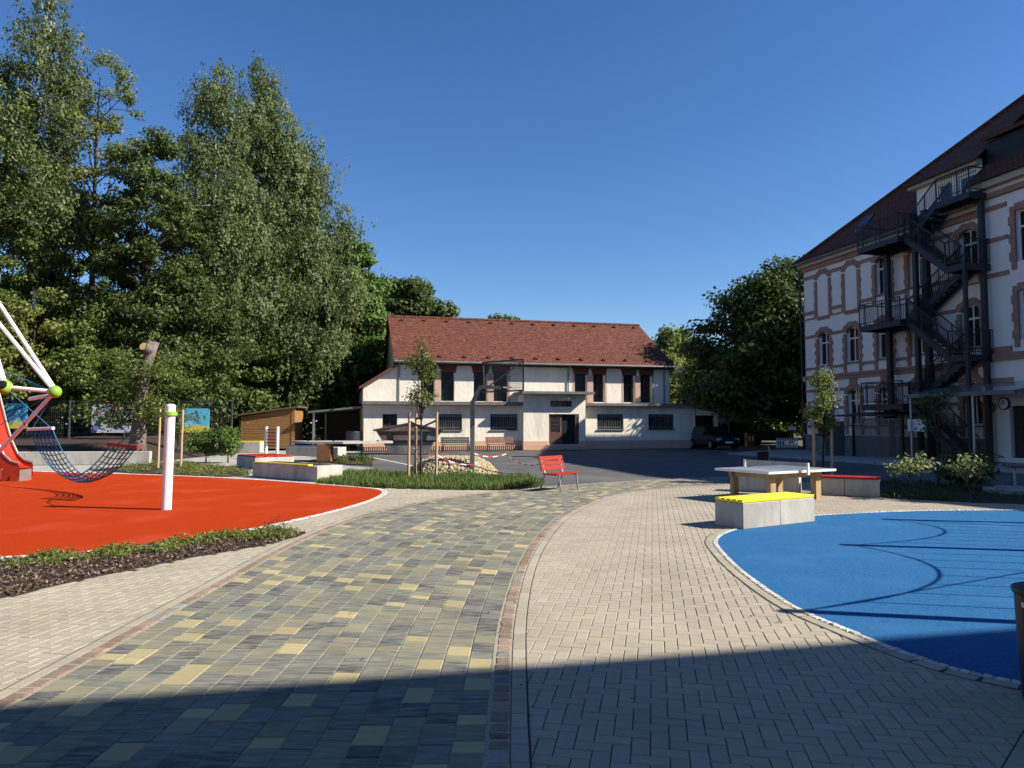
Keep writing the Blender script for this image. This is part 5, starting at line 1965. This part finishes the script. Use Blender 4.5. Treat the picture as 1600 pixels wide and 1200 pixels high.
po = thing('rope_post', 'thick white post with green clamp on the orange rubber', 'post', (-6.86, 14.2, 0))
MB().tube([(0, 0, 0), (0.03, 0, 2.05)], 0.095, 20).build('post', 'white_paint', po, smooth=False)
MB().lathe((0.03, 0, 2.05), [(0.095, 0), (0.09, 0.03), (0.05, 0.05)], 20).build('cap', 'white_paint', po)
MB().lathe((0.03, 0, 1.86), [(0.098, 0), (0.13, 0.012), (0.13, 0.078), (0.098, 0.09)], 18).build('clamp', 'ball_green', po)
mb = MB()
mb.bar((-0.10, 0.02, 1.905), (-0.26, 0.04, 1.905), 0.06, 0.07)
mb.build('clamp_lug', 'ball_green', po)

# ------------------------------------------------------------------ rope climber at the right (its shadow falls on the blue)
rc_ = thing('rope_climber', 'rope climber with tall posts beside the blue rubber casting shadows', 'climbing frame', (8.6, 9.3, 0))


def K_(p):
    return (p[0] - 8.6, p[1] - 9.3, p[2])


k36 = 1 / math.tan(SUN_EL)


def caster(tx, ty, h):
    """post foot whose top at height h throws its shadow to tx,ty"""
    return (tx + 0.98 * k36 * h, ty - 0.2 * k36 * h)


tips = [(2.49, 6.60), (4.67, 10.11), (6.64, 12.75)]
posts = [caster(x, y, 3.0) for x, y in tips]
for x, y in posts:
    MB().tube([K_((x, y, 0)), K_((x, y, 3.0))], 0.075, 12).build('post', 'white_paint', rc_)


def hang(a, b, sag, n=16):
    a, b = Vector((*a, 2.92)), Vector((*b, 2.92))
    out = []
    for k in range(n + 1):
        t = k / n
        p = a.lerp(b, t)
        p.z -= sag * (1 - (2 * t - 1) ** 2)
        out.append(K_(p))
    return out


for a, b, sg in ((posts[0], posts[1], 0.85), (posts[1], posts[2], 0.75)):
    pts = hang(a, b, sg)
    MB().tube(pts, 0.015, 6).build('carrier_rope', 'rope_black', rc_)
    for k in range(2, 15, 2):
        p = Vector(pts[k])
        MB().tube([p, (p.x, p.y, 0.0)], 0.012, 5).build('hanging_rope', 'rope_black', rc_)
px_ = caster(9.6, 11.2, 2.4)
MB().tube([K_((px_[0], px_[1], 0)), K_((px_[0], px_[1], 2.4))], 0.05, 10).build('post', 'white_paint', rc_)
pp = caster(7.2, 10.2, 2.2)
MB().tube(hang(posts[2], (posts[1][0] + 4.0, posts[1][1] + 1.2), 0.5), 0.025, 6).build('carrier_rope', 'rope_black', rc_)
MB().tube([K_((posts[0][0], posts[0][1], 2.9)), K_((posts[1][0] + 1.9, posts[1][1] + 1.2, 0.2))], 0.012, 6).build('stay_rope', 'rope_black', rc_)

# ------------------------------------------------------------------ trees
def profile(style, t):
    if style == 'birch':
        return np.interp(t, [0, 0.1, 0.35, 0.6, 0.85, 1.0], [0.55, 0.85, 1.0, 0.80, 0.42, 0.10])
    if style == 'spire':
        return np.interp(t, [0, 0.15, 0.5, 1.0], [0.6, 1.0, 0.7, 0.06])
    if style == 'shrub':
        return np.interp(t, [0, 0.2, 0.6, 0.85, 1.0], [0.8, 1.0, 0.92, 0.6, 0.2])
    if style == 'open':
        return np.interp(t, [0, 0.2, 0.55, 0.85, 1.0], [0.65, 1.0, 0.95, 0.65, 0.2])
    return np.interp(t, [0, 0.15, 0.45, 0.75, 0.92, 1.0], [0.6, 0.95, 1.0, 0.75, 0.45, 0.12])


def make_tree(name, label, loc, H, Rx, z0, style='round', lm='leaf_mid', bm='bark', seed=1, ncl=90, per=260, leaf=0.2, clr=0.75, trunk_r=0.22, Ry=None, group='trees around the yard', cat='tree', fork=False, tr_top=0.93):
    rg = np.random.default_rng(seed)
    rnd = random.Random(seed)
    t_ = thing(name, label, cat, loc, 0, group)
    Ry = Ry or Rx
    # clump centres spread through the crown volume, denser near the outside
    tt_ = rg.random(ncl * 4)
    keep = rg.random(ncl * 4) < profile(style, tt_) ** 1.3
    tt_ = tt_[keep][:ncl]
    n = len(tt_)
    pr = profile(style, tt_)
    ang = rg.random(n) * 2 * np.pi
    rho = pr * np.sqrt(0.08 + 0.92 * rg.random(n)) * (0.9 + 0.22 * rg.random(n))
    lob = 1 + 0.22 * np.sin(ang * 3 + seed) * np.sin(tt_ * 9 + seed * 2)
    cx = Rx * rho * lob * np.cos(ang)
    cy = Ry * rho * lob * np.sin(ang)
    cz = z0 + (H - z0) * tt_
    # trunk
    bend = [rnd.uniform(-0.3, 0.3) for _ in range(6)]
    ntr = 9
    tp = []
    for k in range(ntr):
        f = k / (ntr - 1)
        tp.append(Vector((bend[0] * math.sin(f * 3 + bend[1] * 5) * f, bend[2] * math.sin(f * 2.5 + bend[3] * 5) * f, H * tr_top * f)))
    rad = [trunk_r * (1 - 0.9 * (k / (ntr - 1)) ** 0.9) * (1.25 if k == 0 else 1) for k in range(ntr)]
    MB().tube(tp, rad, 9).build('trunk', bm, t_, smooth=True)

    def on_trunk(z):
        f = max(0, min(z / (H * tr_top), 1)) * (ntr - 1)
        i = min(int(f), ntr - 2)
        return tp[i].lerp(tp[i + 1], f - i)
    br = MB()
    order = list(range(n))
    rnd.shuffle(order)
    hubs = []
    nb = min(n, 34)
    for i in order[:nb]:
        c = Vector((cx[i], cy[i], cz[i]))
        zb = max(z0 * 0.75, c.z - (0.55 + 0.5 * rnd.random()) * math.hypot(cx[i], cy[i]) - 0.3)
        a = on_trunk(min(zb, H * 0.86))
        mid = a.lerp(c, 0.5) + Vector((rnd.uniform(-.2, .2), rnd.uniform(-.2, .2), rnd.uniform(0.0, 0.35)))
        r0 = max(0.018, trunk_r * 0.32 * (1 - zb / H * 0.7))
        br.tube([a, mid, c], [r0, r0 * 0.6, 0.012], 5, cap=False)
        hubs.append((mid, c))
    for i in order[nb:nb + 70]:
        c = Vector((cx[i], cy[i], cz[i]))
        m_, e_ = min(hubs, key=lambda h: (h[0] - c).length)
        br.tube([m_, m_.lerp(c, 0.5) + Vector((0, 0, 0.12)), c], [0.022, 0.014, 0.007], 4, cap=False)
    br.build('branches', bm, t_)
    # leaves
    cs_ = clr * (0.65 + 0.7 * rg.random(n))
    idx = rg.choice(n, size=n * per, p=cs_ ** 2 / (cs_ ** 2).sum())
    N = len(idx)
    d = rg.normal(size=(N, 3))
    d /= np.linalg.norm(d, axis=1, keepdims=True)
    rr = rg.random(N) ** 0.5
    ctr = np.column_stack([cx, cy, cz])
    if style in ('birch',):
        # hanging strands
        ns = 26
        strand = rg.integers(0, ns, N)
        key = idx * ns + strand
        so = np.random.default_rng(seed + 9).normal(size=(n * ns, 3)) * np.array([0.62, 0.62, 0.45])
        sl_ = 0.25 + 0.75 * np.random.default_rng(seed + 5).random(n * ns)
        f = rg.random(N)
        off = so[key] * cs_[idx][:, None]
        Cp = ctr[idx] + off + rg.normal(size=(N, 3)) * 0.13
        Cp[:, 2] += 0.25 - f * sl_[key] * cs_[idx] * 1.25
        nn = np.column_stack([off[:, 0] * 1.2 + ctr[idx][:, 0] * 0.12, off[:, 1] * 1.2 + ctr[idx][:, 1] * 0.12, 0.15 + 0 * f]) + rg.normal(size=(N, 3)) * 0.65
        T = rg.normal(size=(N, 3)) * 0.5 + np.array([0, 0, -1.0])
    else:
        flat = 0.55 if style != 'spire' else 1.0
        off = d * rr[:, None] * cs_[idx][:, None] * np.array([1, 1, flat])
        Cp = ctr[idx] + off + rg.normal(size=(N, 3)) * 0.06
        nn = d * 0.75 + np.array([0, 0, 0.55]) + ctr[idx] * np.array([0.06, 0.06, 0]) + rg.normal(size=(N, 3)) * 0.55
        T = rg.normal(size=(N, 3)) + d * 0.3 + np.array([0, 0, -0.25])
    ls = leaf * (0.6 + 0.75 * rg.random(N))
    quads_mesh('crown', Cp, nn, T, ls, ls * (0.62 if style != 'birch' else 0.66), lm, t_)
    return t_


F = 1109.0


def tree_px(name, label, px, Y, top, half, bot, zb=1.0, **kw):
    """size from the height and width a tree of this place has at distance Y"""
    X = (px - 800) / F * Y
    H = (661 - top) / F * Y + 1.72 - zb
    z0 = max(0.4, (661 - bot) / F * Y + 1.72 - zb)
    k = max(1.0, Y / 39.0)
    kw['leaf'] = kw.get('leaf', 0.2) * min(k, 1.35)
    kw['clr'] = kw.get('clr', 0.75) * min(k, 1.3)
    kw['per'] = int(kw.get('per', 200) * 1.22)
    return make_tree(name, label, (X, Y, zb - 0.1), H, half / F * Y, z0, **kw)


tree_px('birch_tree', 'tall white trunked birch at the left edge of the wood', 50, 38.5, -40, 75, 400, style='birch', lm='leaf_birch', bm='birch_bark', seed=1, ncl=110, per=260, leaf=0.17, clr=0.85, trunk_r=0.2)
tree_px('broadleaf_tree', 'leafy green tree at the extreme left behind the play structure', -15, 38, 70, 85, 560, style='round', lm='leaf_mid', bm='dark_bark', seed=2, ncl=120, per=230, leaf=0.19, clr=0.75)
tree_px('open_tree', 'sparse yellow green tree with dark spreading limbs between birches', 140, 40, 62, 82, 400, style='open', lm='leaf_yellow', bm='dark_bark', seed=3, ncl=85, per=120, leaf=0.17, clr=0.6, trunk_r=0.26)
tree_px('broadleaf_tree', 'dark green tree with yellowish tips left of the tall birches', 225, 38.5, 196, 78, 520, style='round', lm='leaf_dark', bm='dark_bark', seed=4, ncl=120, per=220, leaf=0.19, clr=0.7)
tree_px('birch_tree', 'tallest weeping birch with pointed crown in the wood', 328, 46, 80, 76, 560, style='birch', lm='leaf_birch', bm='birch_bark', seed=5, ncl=190, per=330, leaf=0.145, clr=0.80, trunk_r=0.2)
tree_px('birch_tree', 'second tall weeping birch right of the tallest one', 405, 50, 108, 78, 590, style='birch', lm='leaf_birch', bm='birch_bark', seed=6, ncl=190, per=340, leaf=0.15, clr=0.82, trunk_r=0.2)
tree_px('birch_tree', 'broad weeping birch on the right shoulder of the wood', 465, 51, 215, 92, 610, style='birch', lm='leaf_birch', bm='birch_bark', seed=7, ncl=200, per=340, leaf=0.15, clr=0.85, trunk_r=0.18)
tree_px('birch_tree', 'slim small birch peeping out right of the big birches', 538, 54, 322, 30, 560, style='birch', lm='leaf_birch', bm='birch_bark', seed=8, ncl=50, per=240, leaf=0.17, clr=0.8, trunk_r=0.1)
tree_px('ash_tree', 'bright green ash tree beside the left end of the gym', 553, 54, 385, 52, 610, style='round', lm='leaf_bright', bm='dark_bark', seed=9, ncl=110, per=260, leaf=0.25, clr=0.85, zb=0.4)
tree_px('broadleaf_tree', 'dark rounded tree behind the left gable of the gym', 632, 68, 424, 66, 560, style='round', lm='leaf_dark', bm='dark_bark', seed=10, ncl=90, per=260, leaf=0.32, clr=1.15, zb=0)
tree_px('broadleaf_tree', 'treetop just showing above the gym roof ridge', 790, 82, 486, 40, 560, style='round', lm='leaf_mid', bm='dark_bark', seed=11, ncl=50, per=180, leaf=0.34, clr=1.0, zb=0)
# understorey along the fence
under = [
    (50, 37, 445, 105, 640, 'leaf_yellow', 'low hazel with sunlit leaves behind the play structure', 21),
    (-60, 37, 420, 70, 640, 'leaf_mid', 'hazel bush cut by the left picture edge', 22),
    (165, 38, 470, 85, 640, 'leaf_mid', 'bushy hazel behind the splashed mural', 23),
    (275, 39.5, 420, 90, 630, 'leaf_dark', 'dark bushy tree right of the cut trunk', 24),
    (370, 49, 410, 85, 655, 'leaf_mid', 'leafy green understorey tree above the wooden shed', 25),
    (455, 53, 470, 72, 655, 'leaf_dark', 'shaded understorey tree between shed and carport', 26),
    (535, 55, 500, 60, 650, 'leaf_bright', 'bright understorey tree above the carport roof', 27),
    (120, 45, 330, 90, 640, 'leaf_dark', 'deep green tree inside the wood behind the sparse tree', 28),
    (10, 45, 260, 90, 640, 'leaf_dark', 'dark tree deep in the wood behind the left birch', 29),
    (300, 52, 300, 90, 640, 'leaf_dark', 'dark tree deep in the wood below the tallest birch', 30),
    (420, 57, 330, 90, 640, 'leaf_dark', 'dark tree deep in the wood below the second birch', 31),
]
for px, Y, top, half, bot, lm, lab, sd in under:
    big = Y >= 40
    tree_px('understorey_tree', lab, px, Y, top, half, bot, style='shrub', lm=lm, bm='dark_bark', seed=sd, ncl=95, per=200, leaf=0.24 if big else 0.2, clr=0.8, trunk_r=0.12, zb=0.9)
# right side
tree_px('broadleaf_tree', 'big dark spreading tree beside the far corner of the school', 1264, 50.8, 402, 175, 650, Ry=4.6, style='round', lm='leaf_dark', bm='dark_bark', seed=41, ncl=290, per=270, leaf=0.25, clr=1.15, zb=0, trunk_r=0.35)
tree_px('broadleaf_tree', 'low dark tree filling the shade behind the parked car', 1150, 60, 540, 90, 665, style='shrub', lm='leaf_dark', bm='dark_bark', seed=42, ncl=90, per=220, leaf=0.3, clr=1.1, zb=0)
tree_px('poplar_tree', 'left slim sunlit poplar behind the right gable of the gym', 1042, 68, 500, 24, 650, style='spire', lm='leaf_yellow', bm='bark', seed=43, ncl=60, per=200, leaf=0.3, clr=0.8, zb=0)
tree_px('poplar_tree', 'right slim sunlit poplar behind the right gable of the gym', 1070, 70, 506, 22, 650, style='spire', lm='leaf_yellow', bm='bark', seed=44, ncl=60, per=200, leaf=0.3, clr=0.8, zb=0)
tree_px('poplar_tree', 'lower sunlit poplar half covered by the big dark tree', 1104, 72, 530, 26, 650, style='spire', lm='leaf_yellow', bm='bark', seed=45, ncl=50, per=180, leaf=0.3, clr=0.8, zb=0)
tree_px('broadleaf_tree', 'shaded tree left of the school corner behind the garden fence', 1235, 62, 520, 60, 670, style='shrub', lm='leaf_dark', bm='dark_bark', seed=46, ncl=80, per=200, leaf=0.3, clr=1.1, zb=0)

# far wood that reads as one mass
rg = np.random.default_rng(77)
N = 42000
X = rg.uniform(-75, -4, N)
Yw = 62 + rg.random(N) * 14
hm = 12 + 2.5 * np.sin(X * 0.35) + 1.5 * np.sin(X * 0.9 + 2) - np.clip((X + 20) * 0.32, 0, 6)
Z = hm * np.sqrt(rg.random(N)) + 0.5
Cc = np.column_stack([X, Yw, Z])
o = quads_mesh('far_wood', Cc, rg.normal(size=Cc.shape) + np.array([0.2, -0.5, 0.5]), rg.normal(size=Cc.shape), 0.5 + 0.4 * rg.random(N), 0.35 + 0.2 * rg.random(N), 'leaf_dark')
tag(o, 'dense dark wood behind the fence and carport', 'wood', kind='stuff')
N = 22000
X = rg.uniform(-50, -13, N)
Yw = 39.5 + rg.random(N) * 5 + np.clip((X + 24) * 0.75, 0, 9)
Z = 0.4 + (3.4 + 0.8 * np.sin(X * 1.3)) * rg.random(N)
Cc = np.column_stack([X, Yw, Z])
o = quads_mesh('undergrowth', Cc, rg.normal(size=Cc.shape) + np.array([0.2, -0.4, 0.6]), rg.normal(size=Cc.shape), 0.24 + 0.18 * rg.random(N), 0.16 + 0.1 * rg.random(N), 'leaf_dark')
tag(o, 'low dark undergrowth behind the wire fence', 'undergrowth', kind='stuff')
N = 16000
X = rg.uniform(8, 60, N)
Yw = 74 + rg.random(N) * 12
Z = (7.5 + 1.5 * np.sin(X * 0.4)) * np.sqrt(rg.random(N)) + 0.3
Cc = np.column_stack([X, Yw, Z])
o = quads_mesh('far_wood', Cc, rg.normal(size=Cc.shape) + np.array([0.2, -0.5, 0.5]), rg.normal(size=Cc.shape), 0.6 + 0.4 * rg.random(N), 0.4 + 0.2 * rg.random(N), 'leaf_dark')
tag(o, 'dark far trees closing the gap right of the gym', 'wood', kind='stuff')

# cut trunk with side shoots
ct = thing('cut_trunk', 'thick grey tree trunk sawn off at the top with leafy shoots', 'tree', (-16.35, 31.0, 0.55))
tp = [(0, 0, -0.2), (0.05, 0, 0.4), (0.12, 0, 1.6), (0.25, 0, 3.0), (0.42, 0.0, 4.0), (0.62, 0, 4.75)]
MB().tube(tp, [0.42, 0.34, 0.27, 0.23, 0.22, 0.25], 14).build('trunk', 'grey_bark', ct, smooth=True)
MB().tube([(0.50, -0.10, 4.35), (0.42, -0.48, 4.48)], [0.22, 0.19], 12).build('limb_stub', 'grey_bark', ct)
MB().tube([(0.42, -0.481, 4.48), (0.419, -0.49, 4.483)], [0.165, 0.165], 14).build('cut_face', mat('cut_wood', (0.55, 0.36, 0.15), (0.66, 0.46, 0.22), scale=9, rough=0.8), ct)
rg = np.random.default_rng(55)
sb = MB()
ends = []
for k in range(46):
    z = rg.uniform(0.9, 4.3)
    a = rg.uniform(0, 2 * np.pi)
    l = rg.uniform(0.9, 2.6)
    b0 = Vector((0.05 + z * 0.08, 0, z))
    e = b0 + Vector((l * math.cos(a), 0.7 * l * math.sin(a), rg.uniform(-0.35, 0.5)))
    sb.tube([b0, b0.lerp(e, 0.5) + Vector((0, 0, 0.12)), e], [0.035, 0.02, 0.008], 5, cap=False)
    for f in (0.4, 0.6, 0.8, 1.0):
        ends.append(b0.lerp(e, f))
sb.build('shoots', 'bark', ct)
E_ = np.array([tuple(e) for e in ends])
idx = rg.integers(0, len(E_), 13000)
Cp = E_[idx] + rg.normal(size=(13000, 3)) * np.array([0.30, 0.26, 0.13])
tx = 0.05 + Cp[:, 2] * 0.1
free = ~((np.abs(Cp[:, 0] - tx) < 0.42) & (Cp[:, 1] < 0.05) & (rg.random(len(Cp)) < 0.85))
Cp = Cp[free][:10000]
quads_mesh('crown', Cp, rg.normal(size=Cp.shape) * 0.6 + np.array([0.1, -0.2, 0.8]), rg.normal(size=Cp.shape), 0.10 + 0.08 * rg.random(len(Cp)), 0.05 + 0.04 * rg.random(len(Cp)), 'leaf_mid', ct)


# young staked trees
def young_tree(label, loc, H, half, z0, stakes, lm, seed, stake_h=2.05, ncl=30, per=70, tops=None, leaf=0.085):
    t = make_tree('young_tree', label, loc, H, half, z0, style='round', lm=lm, bm='dark_bark', seed=seed, ncl=ncl, per=per, leaf=leaf, clr=0.26, trunk_r=0.045, group='young staked trees')
    for (x, y) in stakes:
        s_ = thing('tree_stake', 'round pale wooden stake' , 'stake')
        s_.location = (loc[0] + x, loc[1] + y, 0)
        yield_stakes.append(s_)
        MB().tube([(0, 0, -0.05), (0.01, 0, stake_h)], [0.045, 0.04], 9).build('shaft', 'stake_wood', s_)
    return t


yield_stakes = []
young_tree('young staked tree on the grass in front of the gym', (-2.80, 21.9, 0), 4.35, 0.43, 2.1, [(-0.36, -0.1), (-0.2, 0.25), (0.47, 0.05)], 'leaf_mid', 61, ncl=34, per=48, leaf=0.085)
for s_, lab in zip(yield_stakes, ('leftmost wooden stake of the young tree on the grass', 'middle wooden stake of the young tree on the grass', 'rightmost wooden stake of the young tree on the grass')):
    tag(s_, lab, 'stake', 'wooden tree stakes')
tie = thing('tree_tie', 'dark strap tying the young grass tree to its stakes', 'strap', (-2.80, 21.9, 0))
mb = MB()
mb.bar((-0.36, -0.1, 1.78), (0.0, -0.03, 1.58), 0.02, 0.06)
mb.bar((-0.2, 0.25, 1.86), (0.05, 0.0, 1.86), 0.02, 0.05)
mb.bar((0.0, -0.03, 1.58), (0.47, 0.05, 1.80), 0.02, 0.06)
mb.build('strap', 'black_steel', tie)
yield_stakes = []
young_tree('young staked tree with pale leaves before the school', (8.78, 20.1, 0), 3.15, 0.36, 1.55, [(-0.28, -0.05), (-0.16, 0.25), (0.24, 0.0)], 'leaf_yellow', 62, stake_h=1.62, ncl=30, per=70, leaf=0.08)
for s_, lab in zip(yield_stakes, ('left wooden stake of the young tree before the school', 'rear wooden stake of the young tree before the school', 'right wooden stake of the young tree before the school')):
    tag(s_, lab, 'stake', 'wooden tree stakes')
tie = thing('tree_tie', 'dark strap tying the young tree before the school', 'strap', (8.78, 20.1, 0))
mb = MB()
mb.bar((-0.28, -0.05, 1.42), (0.0, -0.03, 1.36), 0.02, 0.05)
mb.bar((0.0, -0.03, 1.36), (0.24, 0.0, 1.46), 0.02, 0.05)
mb.build('strap', 'black_steel', tie)
for (x, y, lab) in ((-13.6, 27.4, 'left thin pole in the bed by the white post'), (-13.05, 28.1, 'right thin pole in the bed by the white post')):
    s_ = thing('tree_stake', lab, 'stake', (x, y, 0), 0, 'wooden tree stakes')
    MB().tube([(0, 0, 0), (0.03, 0, 2.25)], [0.045, 0.04], 8).build('shaft', 'stake_wood', s_)
make_tree('small_shrub', 'small round leafy shrub nearer to the thin poles', (-13.4, 31.2, 0), 1.45, 0.62, 0.45, style='round', lm='leaf_bright', bm='dark_bark', seed=63, ncl=24, per=150, leaf=0.11, clr=0.3, trunk_r=0.03, group='small shrubs on the terrace', cat='shrub')
make_tree('small_shrub', 'small round leafy shrub nearer to the wooden shed', (-12.35, 31.0, 0), 1.5, 0.55, 0.5, style='round', lm='leaf_bright', bm='dark_bark', seed=64, ncl=24, per=150, leaf=0.11, clr=0.3, trunk_r=0.03, group='small shrubs on the terrace', cat='shrub')
make_tree('standard_shrub', 'small pale leaved standard shrub nearer to the red seat block', (9.2, 16.3, 0), 0.96, 0.42, 0.66, style='shrub', lm='leaf_pale', bm='bark', seed=65, ncl=20, per=26, leaf=0.085, clr=0.15, trunk_r=0.016, group='pale standard shrubs in the bed', cat='shrub', tr_top=0.8)
make_tree('standard_shrub', 'small pale leaved standard shrub farther right in the bed', (9.95, 15.45, 0), 0.92, 0.38, 0.62, style='shrub', lm='leaf_pale', bm='bark', seed=66, ncl=18, per=26, leaf=0.085, clr=0.15, trunk_r=0.016, group='pale standard shrubs in the bed', cat='shrub', tr_top=0.8)
make_tree('dark_shrub', 'dark leafy bush behind the right standard shrub', (11.8, 18.6, 0), 0.95, 0.55, 0.25, style='shrub', lm='leaf_dark', bm='dark_bark', seed=67, ncl=26, per=110, leaf=0.1, clr=0.32, trunk_r=0.02, group='dark shrubs in the bed', cat='shrub')
make_tree('dark_shrub', 'slender shaded sapling by the post of the entrance canopy', (11.7, 19.6, 0), 2.9, 0.45, 1.6, style='round', lm='leaf_dark', bm='dark_bark', seed=68, ncl=16, per=36, leaf=0.09, clr=0.24, trunk_r=0.025, group='dark shrubs in the bed', cat='shrub')

# ------------------------------------------------------------------ parked car and things in the shade on the right
mat('car_paint', (0.012, 0.014, 0.018), (0.016, 0.018, 0.022), scale=2, rough=0.22, spec=0.6)
mat('headlight', (0.55, 0.57, 0.6), rough=0.15, spec=0.6)
mat('rubber_black', (0.012, 0.012, 0.012), rough=0.85)
car = thing('parked_car', 'black estate car parked in shade at the right end of the gym', 'car', (13.45, 47.6, 0), R(-79))
# local x forward; section heights along the length
secs = [(-2.15, 0.62, 0.50, 1.28, 0.50), (-1.9, 0.82, 0.40, 1.42, 0.60), (-0.9, 0.88, 0.30, 1.50, 0.66), (0.2, 0.89, 0.30, 1.46, 0.66), (0.75, 0.89, 0.30, 1.02, 0.72), (1.5, 0.87, 0.32, 0.93, 0.74), (2.0, 0.80, 0.40, 0.80, 0.68), (2.18, 0.66, 0.48, 0.66, 0.58)]
vs_, fs = [], []
for x, w, zb, zt, wt in secs:
    belt = min(zt, 0.92 if x < 0.6 else zt - 0.06)
    vs_ += [(x, -w * 0.94, zb), (x, -w, (zb + belt) / 2), (x, -w * 0.97, belt), (x, -wt, zt), (x, wt, zt), (x, w * 0.97, belt), (x, w, (zb + belt) / 2), (x, w * 0.94, zb)]
for i in range(len(secs) - 1):
    for k in range(8):
        j = (k + 1) % 8
        fs.append((i * 8 + k, i * 8 + j, i * 8 + 8 + j, i * 8 + 8 + k))
fs += [tuple(range(8))[::-1], tuple(range((len(secs) - 1) * 8, len(secs) * 8))]
MB().add(vs_, fs).build('body', 'car_paint', car)
MB().add([(0.24, -0.62, 1.452), (0.24, 0.62, 1.452), (0.72, 0.68, 1.06), (0.72, -0.68, 1.06)], [(0, 1, 2, 3)]).build('windscreen', 'glass', car, loc=(0.012, 0, 0.012))
for s in (-1, 1):
    MB().add([(-1.7, s * 0.81, 0.98), (0.5, s * 0.875, 0.98), (0.18, s * 0.70, 1.38), (-1.6, s * 0.655, 1.36)], [(0, 1, 2, 3)]).build('side_window', 'glass', car, loc=(0, s * 0.012, 0))
    MB().cbox((2.02, s * 0.60, 0.68), (0.22, 0.30, 0.12), 0, 0.02).build('headlight', 'headlight', car)
    MB().cbox((0.55, s * 0.98, 0.98), (0.14, 0.18, 0.12), 0, 0.02).build('mirror', 'car_paint', car)
    for x in (-1.35, 1.35):
        w_ = MB().tube([(x, s * 0.72, 0.32), (x, s * 0.90, 0.32)], 0.32, 18).build('wheel', 'rubber_black', car)
        MB().tube([(x, s * 0.90, 0.32), (x, s * 0.912, 0.32)], 0.20, 14).build('rim', 'steel', w_)
MB().cbox((2.19, 0, 0.48), (0.02, 0.5, 0.11)).build('number_plate', 'white_paint', car)
MB().cbox((2.17, 0, 0.64), (0.03, 0.7, 0.10)).build('grille', 'black_steel', car)

sd = thing('garden_shed', 'dark hipped garden shed under the big tree', 'shed', (15.6, 54.0, 0), R(8))
MB().box(0, 2.6, 0, 2.4, 0, 1.75).build('wall', 'dark_frame', sd)
MB().add([(-0.25, -0.25, 1.75), (2.85, -0.25, 1.75), (2.85, 2.65, 1.75), (-0.25, 2.65, 1.75), (0.7, 1.2, 2.35), (1.9, 1.2, 2.35)], [(0, 1, 5, 4), (1, 2, 5), (2, 3, 4, 5), (3, 0, 4), (0, 3, 2, 1)]).build('roof', 'zinc', sd)
mb = MB()
for x in (0.25, 0.85):
    mb.box(x, x + 0.05, -0.03, 0.0, 0.05, 1.65)
mb.box(0.25, 0.9, -0.031, -0.001, 1.65, 1.72)
sdd = mb.build('door_frame', 'window_white', sd)
wb_ = thing('waste_container', 'orange brown waste container beside the garden shed', 'container', (17.2, 51.5, 0))
MB().cbox((0, 0, 0.5), (0.55, 0.6, 1.0), 0, 0.04).build('body', mat('bin_orange', (0.24, 0.08, 0.03), (0.3, 0.1, 0.04), rough=0.5), wb_)
MB().cbox((0, 0, 1.04), (0.6, 0.66, 0.07), 0, 0.02).build('lid', 'dark_frame', wb_)
for k in (-0.12, 0.12):
    MB().box(k - 0.06, k + 0.06, -0.311, -0.302, 0.45, 0.75).build('sticker', 'white_paint', wb_)
tr = thing('garden_trailer', 'dark trailer with pale raised bar under the trees', 'trailer', (19.2, 54.0, 0))
MB().cbox((0, 0, 0.75), (3.2, 1.5, 0.7), 0, 0.03).build('box', 'dark_frame', tr)
for s in (-0.9, 0.9):
    MB().tube([(s, -0.85, 0.34), (s, -0.7, 0.34)], 0.34, 14).build('wheel', 'rubber_black', tr)
MB().bar((-1.0, -0.7, 2.05), (0.5, -0.7, 1.98), 0.06, 0.08).build('raised_bar', 'white_paint', tr)
MB().bar((-0.75, -0.7, 1.1), (-0.6, -0.7, 2.02), 0.05, 0.05).build('bar_post', 'steel', tr)
gf_ = thing('picket_fence', 'short white picket fence at the foot of the school corner', 'fence', (18.6, 47.6, 0), R(-6))
for k in range(9):
    MB().prism([(-0.04, 0), (0.04, 0), (0.04, 0.62), (0, 0.70), (-0.04, 0.62)], -0.012, 0.012, axis='y').build('picket', 'white_paint', gf_, loc=(-0.85 + k * 0.16, 0, 0.05))
MB().bar((-0.95, 0.03, 0.25), (0.55, 0.03, 0.25), 0.02, 0.06).build('rail', 'white_paint', gf_)
MB().bar((-0.95, 0.03, 0.55), (0.55, 0.03, 0.55), 0.02, 0.06).build('rail', 'white_paint', gf_)
MB().box(0.0, 0.5, 0.3, 0.34, 1.25, 1.48).build('white_board', 'white_paint', gf_)
sgn = thing('low_sign', 'low dark sign board with pale frame on the shaded asphalt', 'sign', (10.55, 30.0, 0))
MB().box(-0.22, 0.24, -0.015, 0.015, 0.12, 0.52).build('board', 'dark_frame', sgn)
mb = MB()
mb.box(0.245, 0.30, -0.02, 0.02, 0, 0.72)
mb.box(-0.25, 0.243, -0.02, 0.02, 0.522, 0.56)
mb.build('frame', 'steel', sgn)
rs = thing('round_slab', 'round grey concrete slab carrying a seat in the right bed', 'slab', (12.5, 17.6, 0))
MB().lathe((0, 0, 0), [(0.75, 0), (0.76, 0.02), (0.76, 0.11), (0.74, 0.13)], 28).build('slab', 'slab_concrete', rs)
MB().tube([(-0.1, 0, 0.13), (-0.1, 0, 0.62)], 0.03, 8).build('seat_post', 'steel', rs)
MB().lathe((-0.05, 0, 0.62), [(0.2, 0), (0.22, 0.02), (0.2, 0.05)], 16).build('seat', 'bar_red', rs)
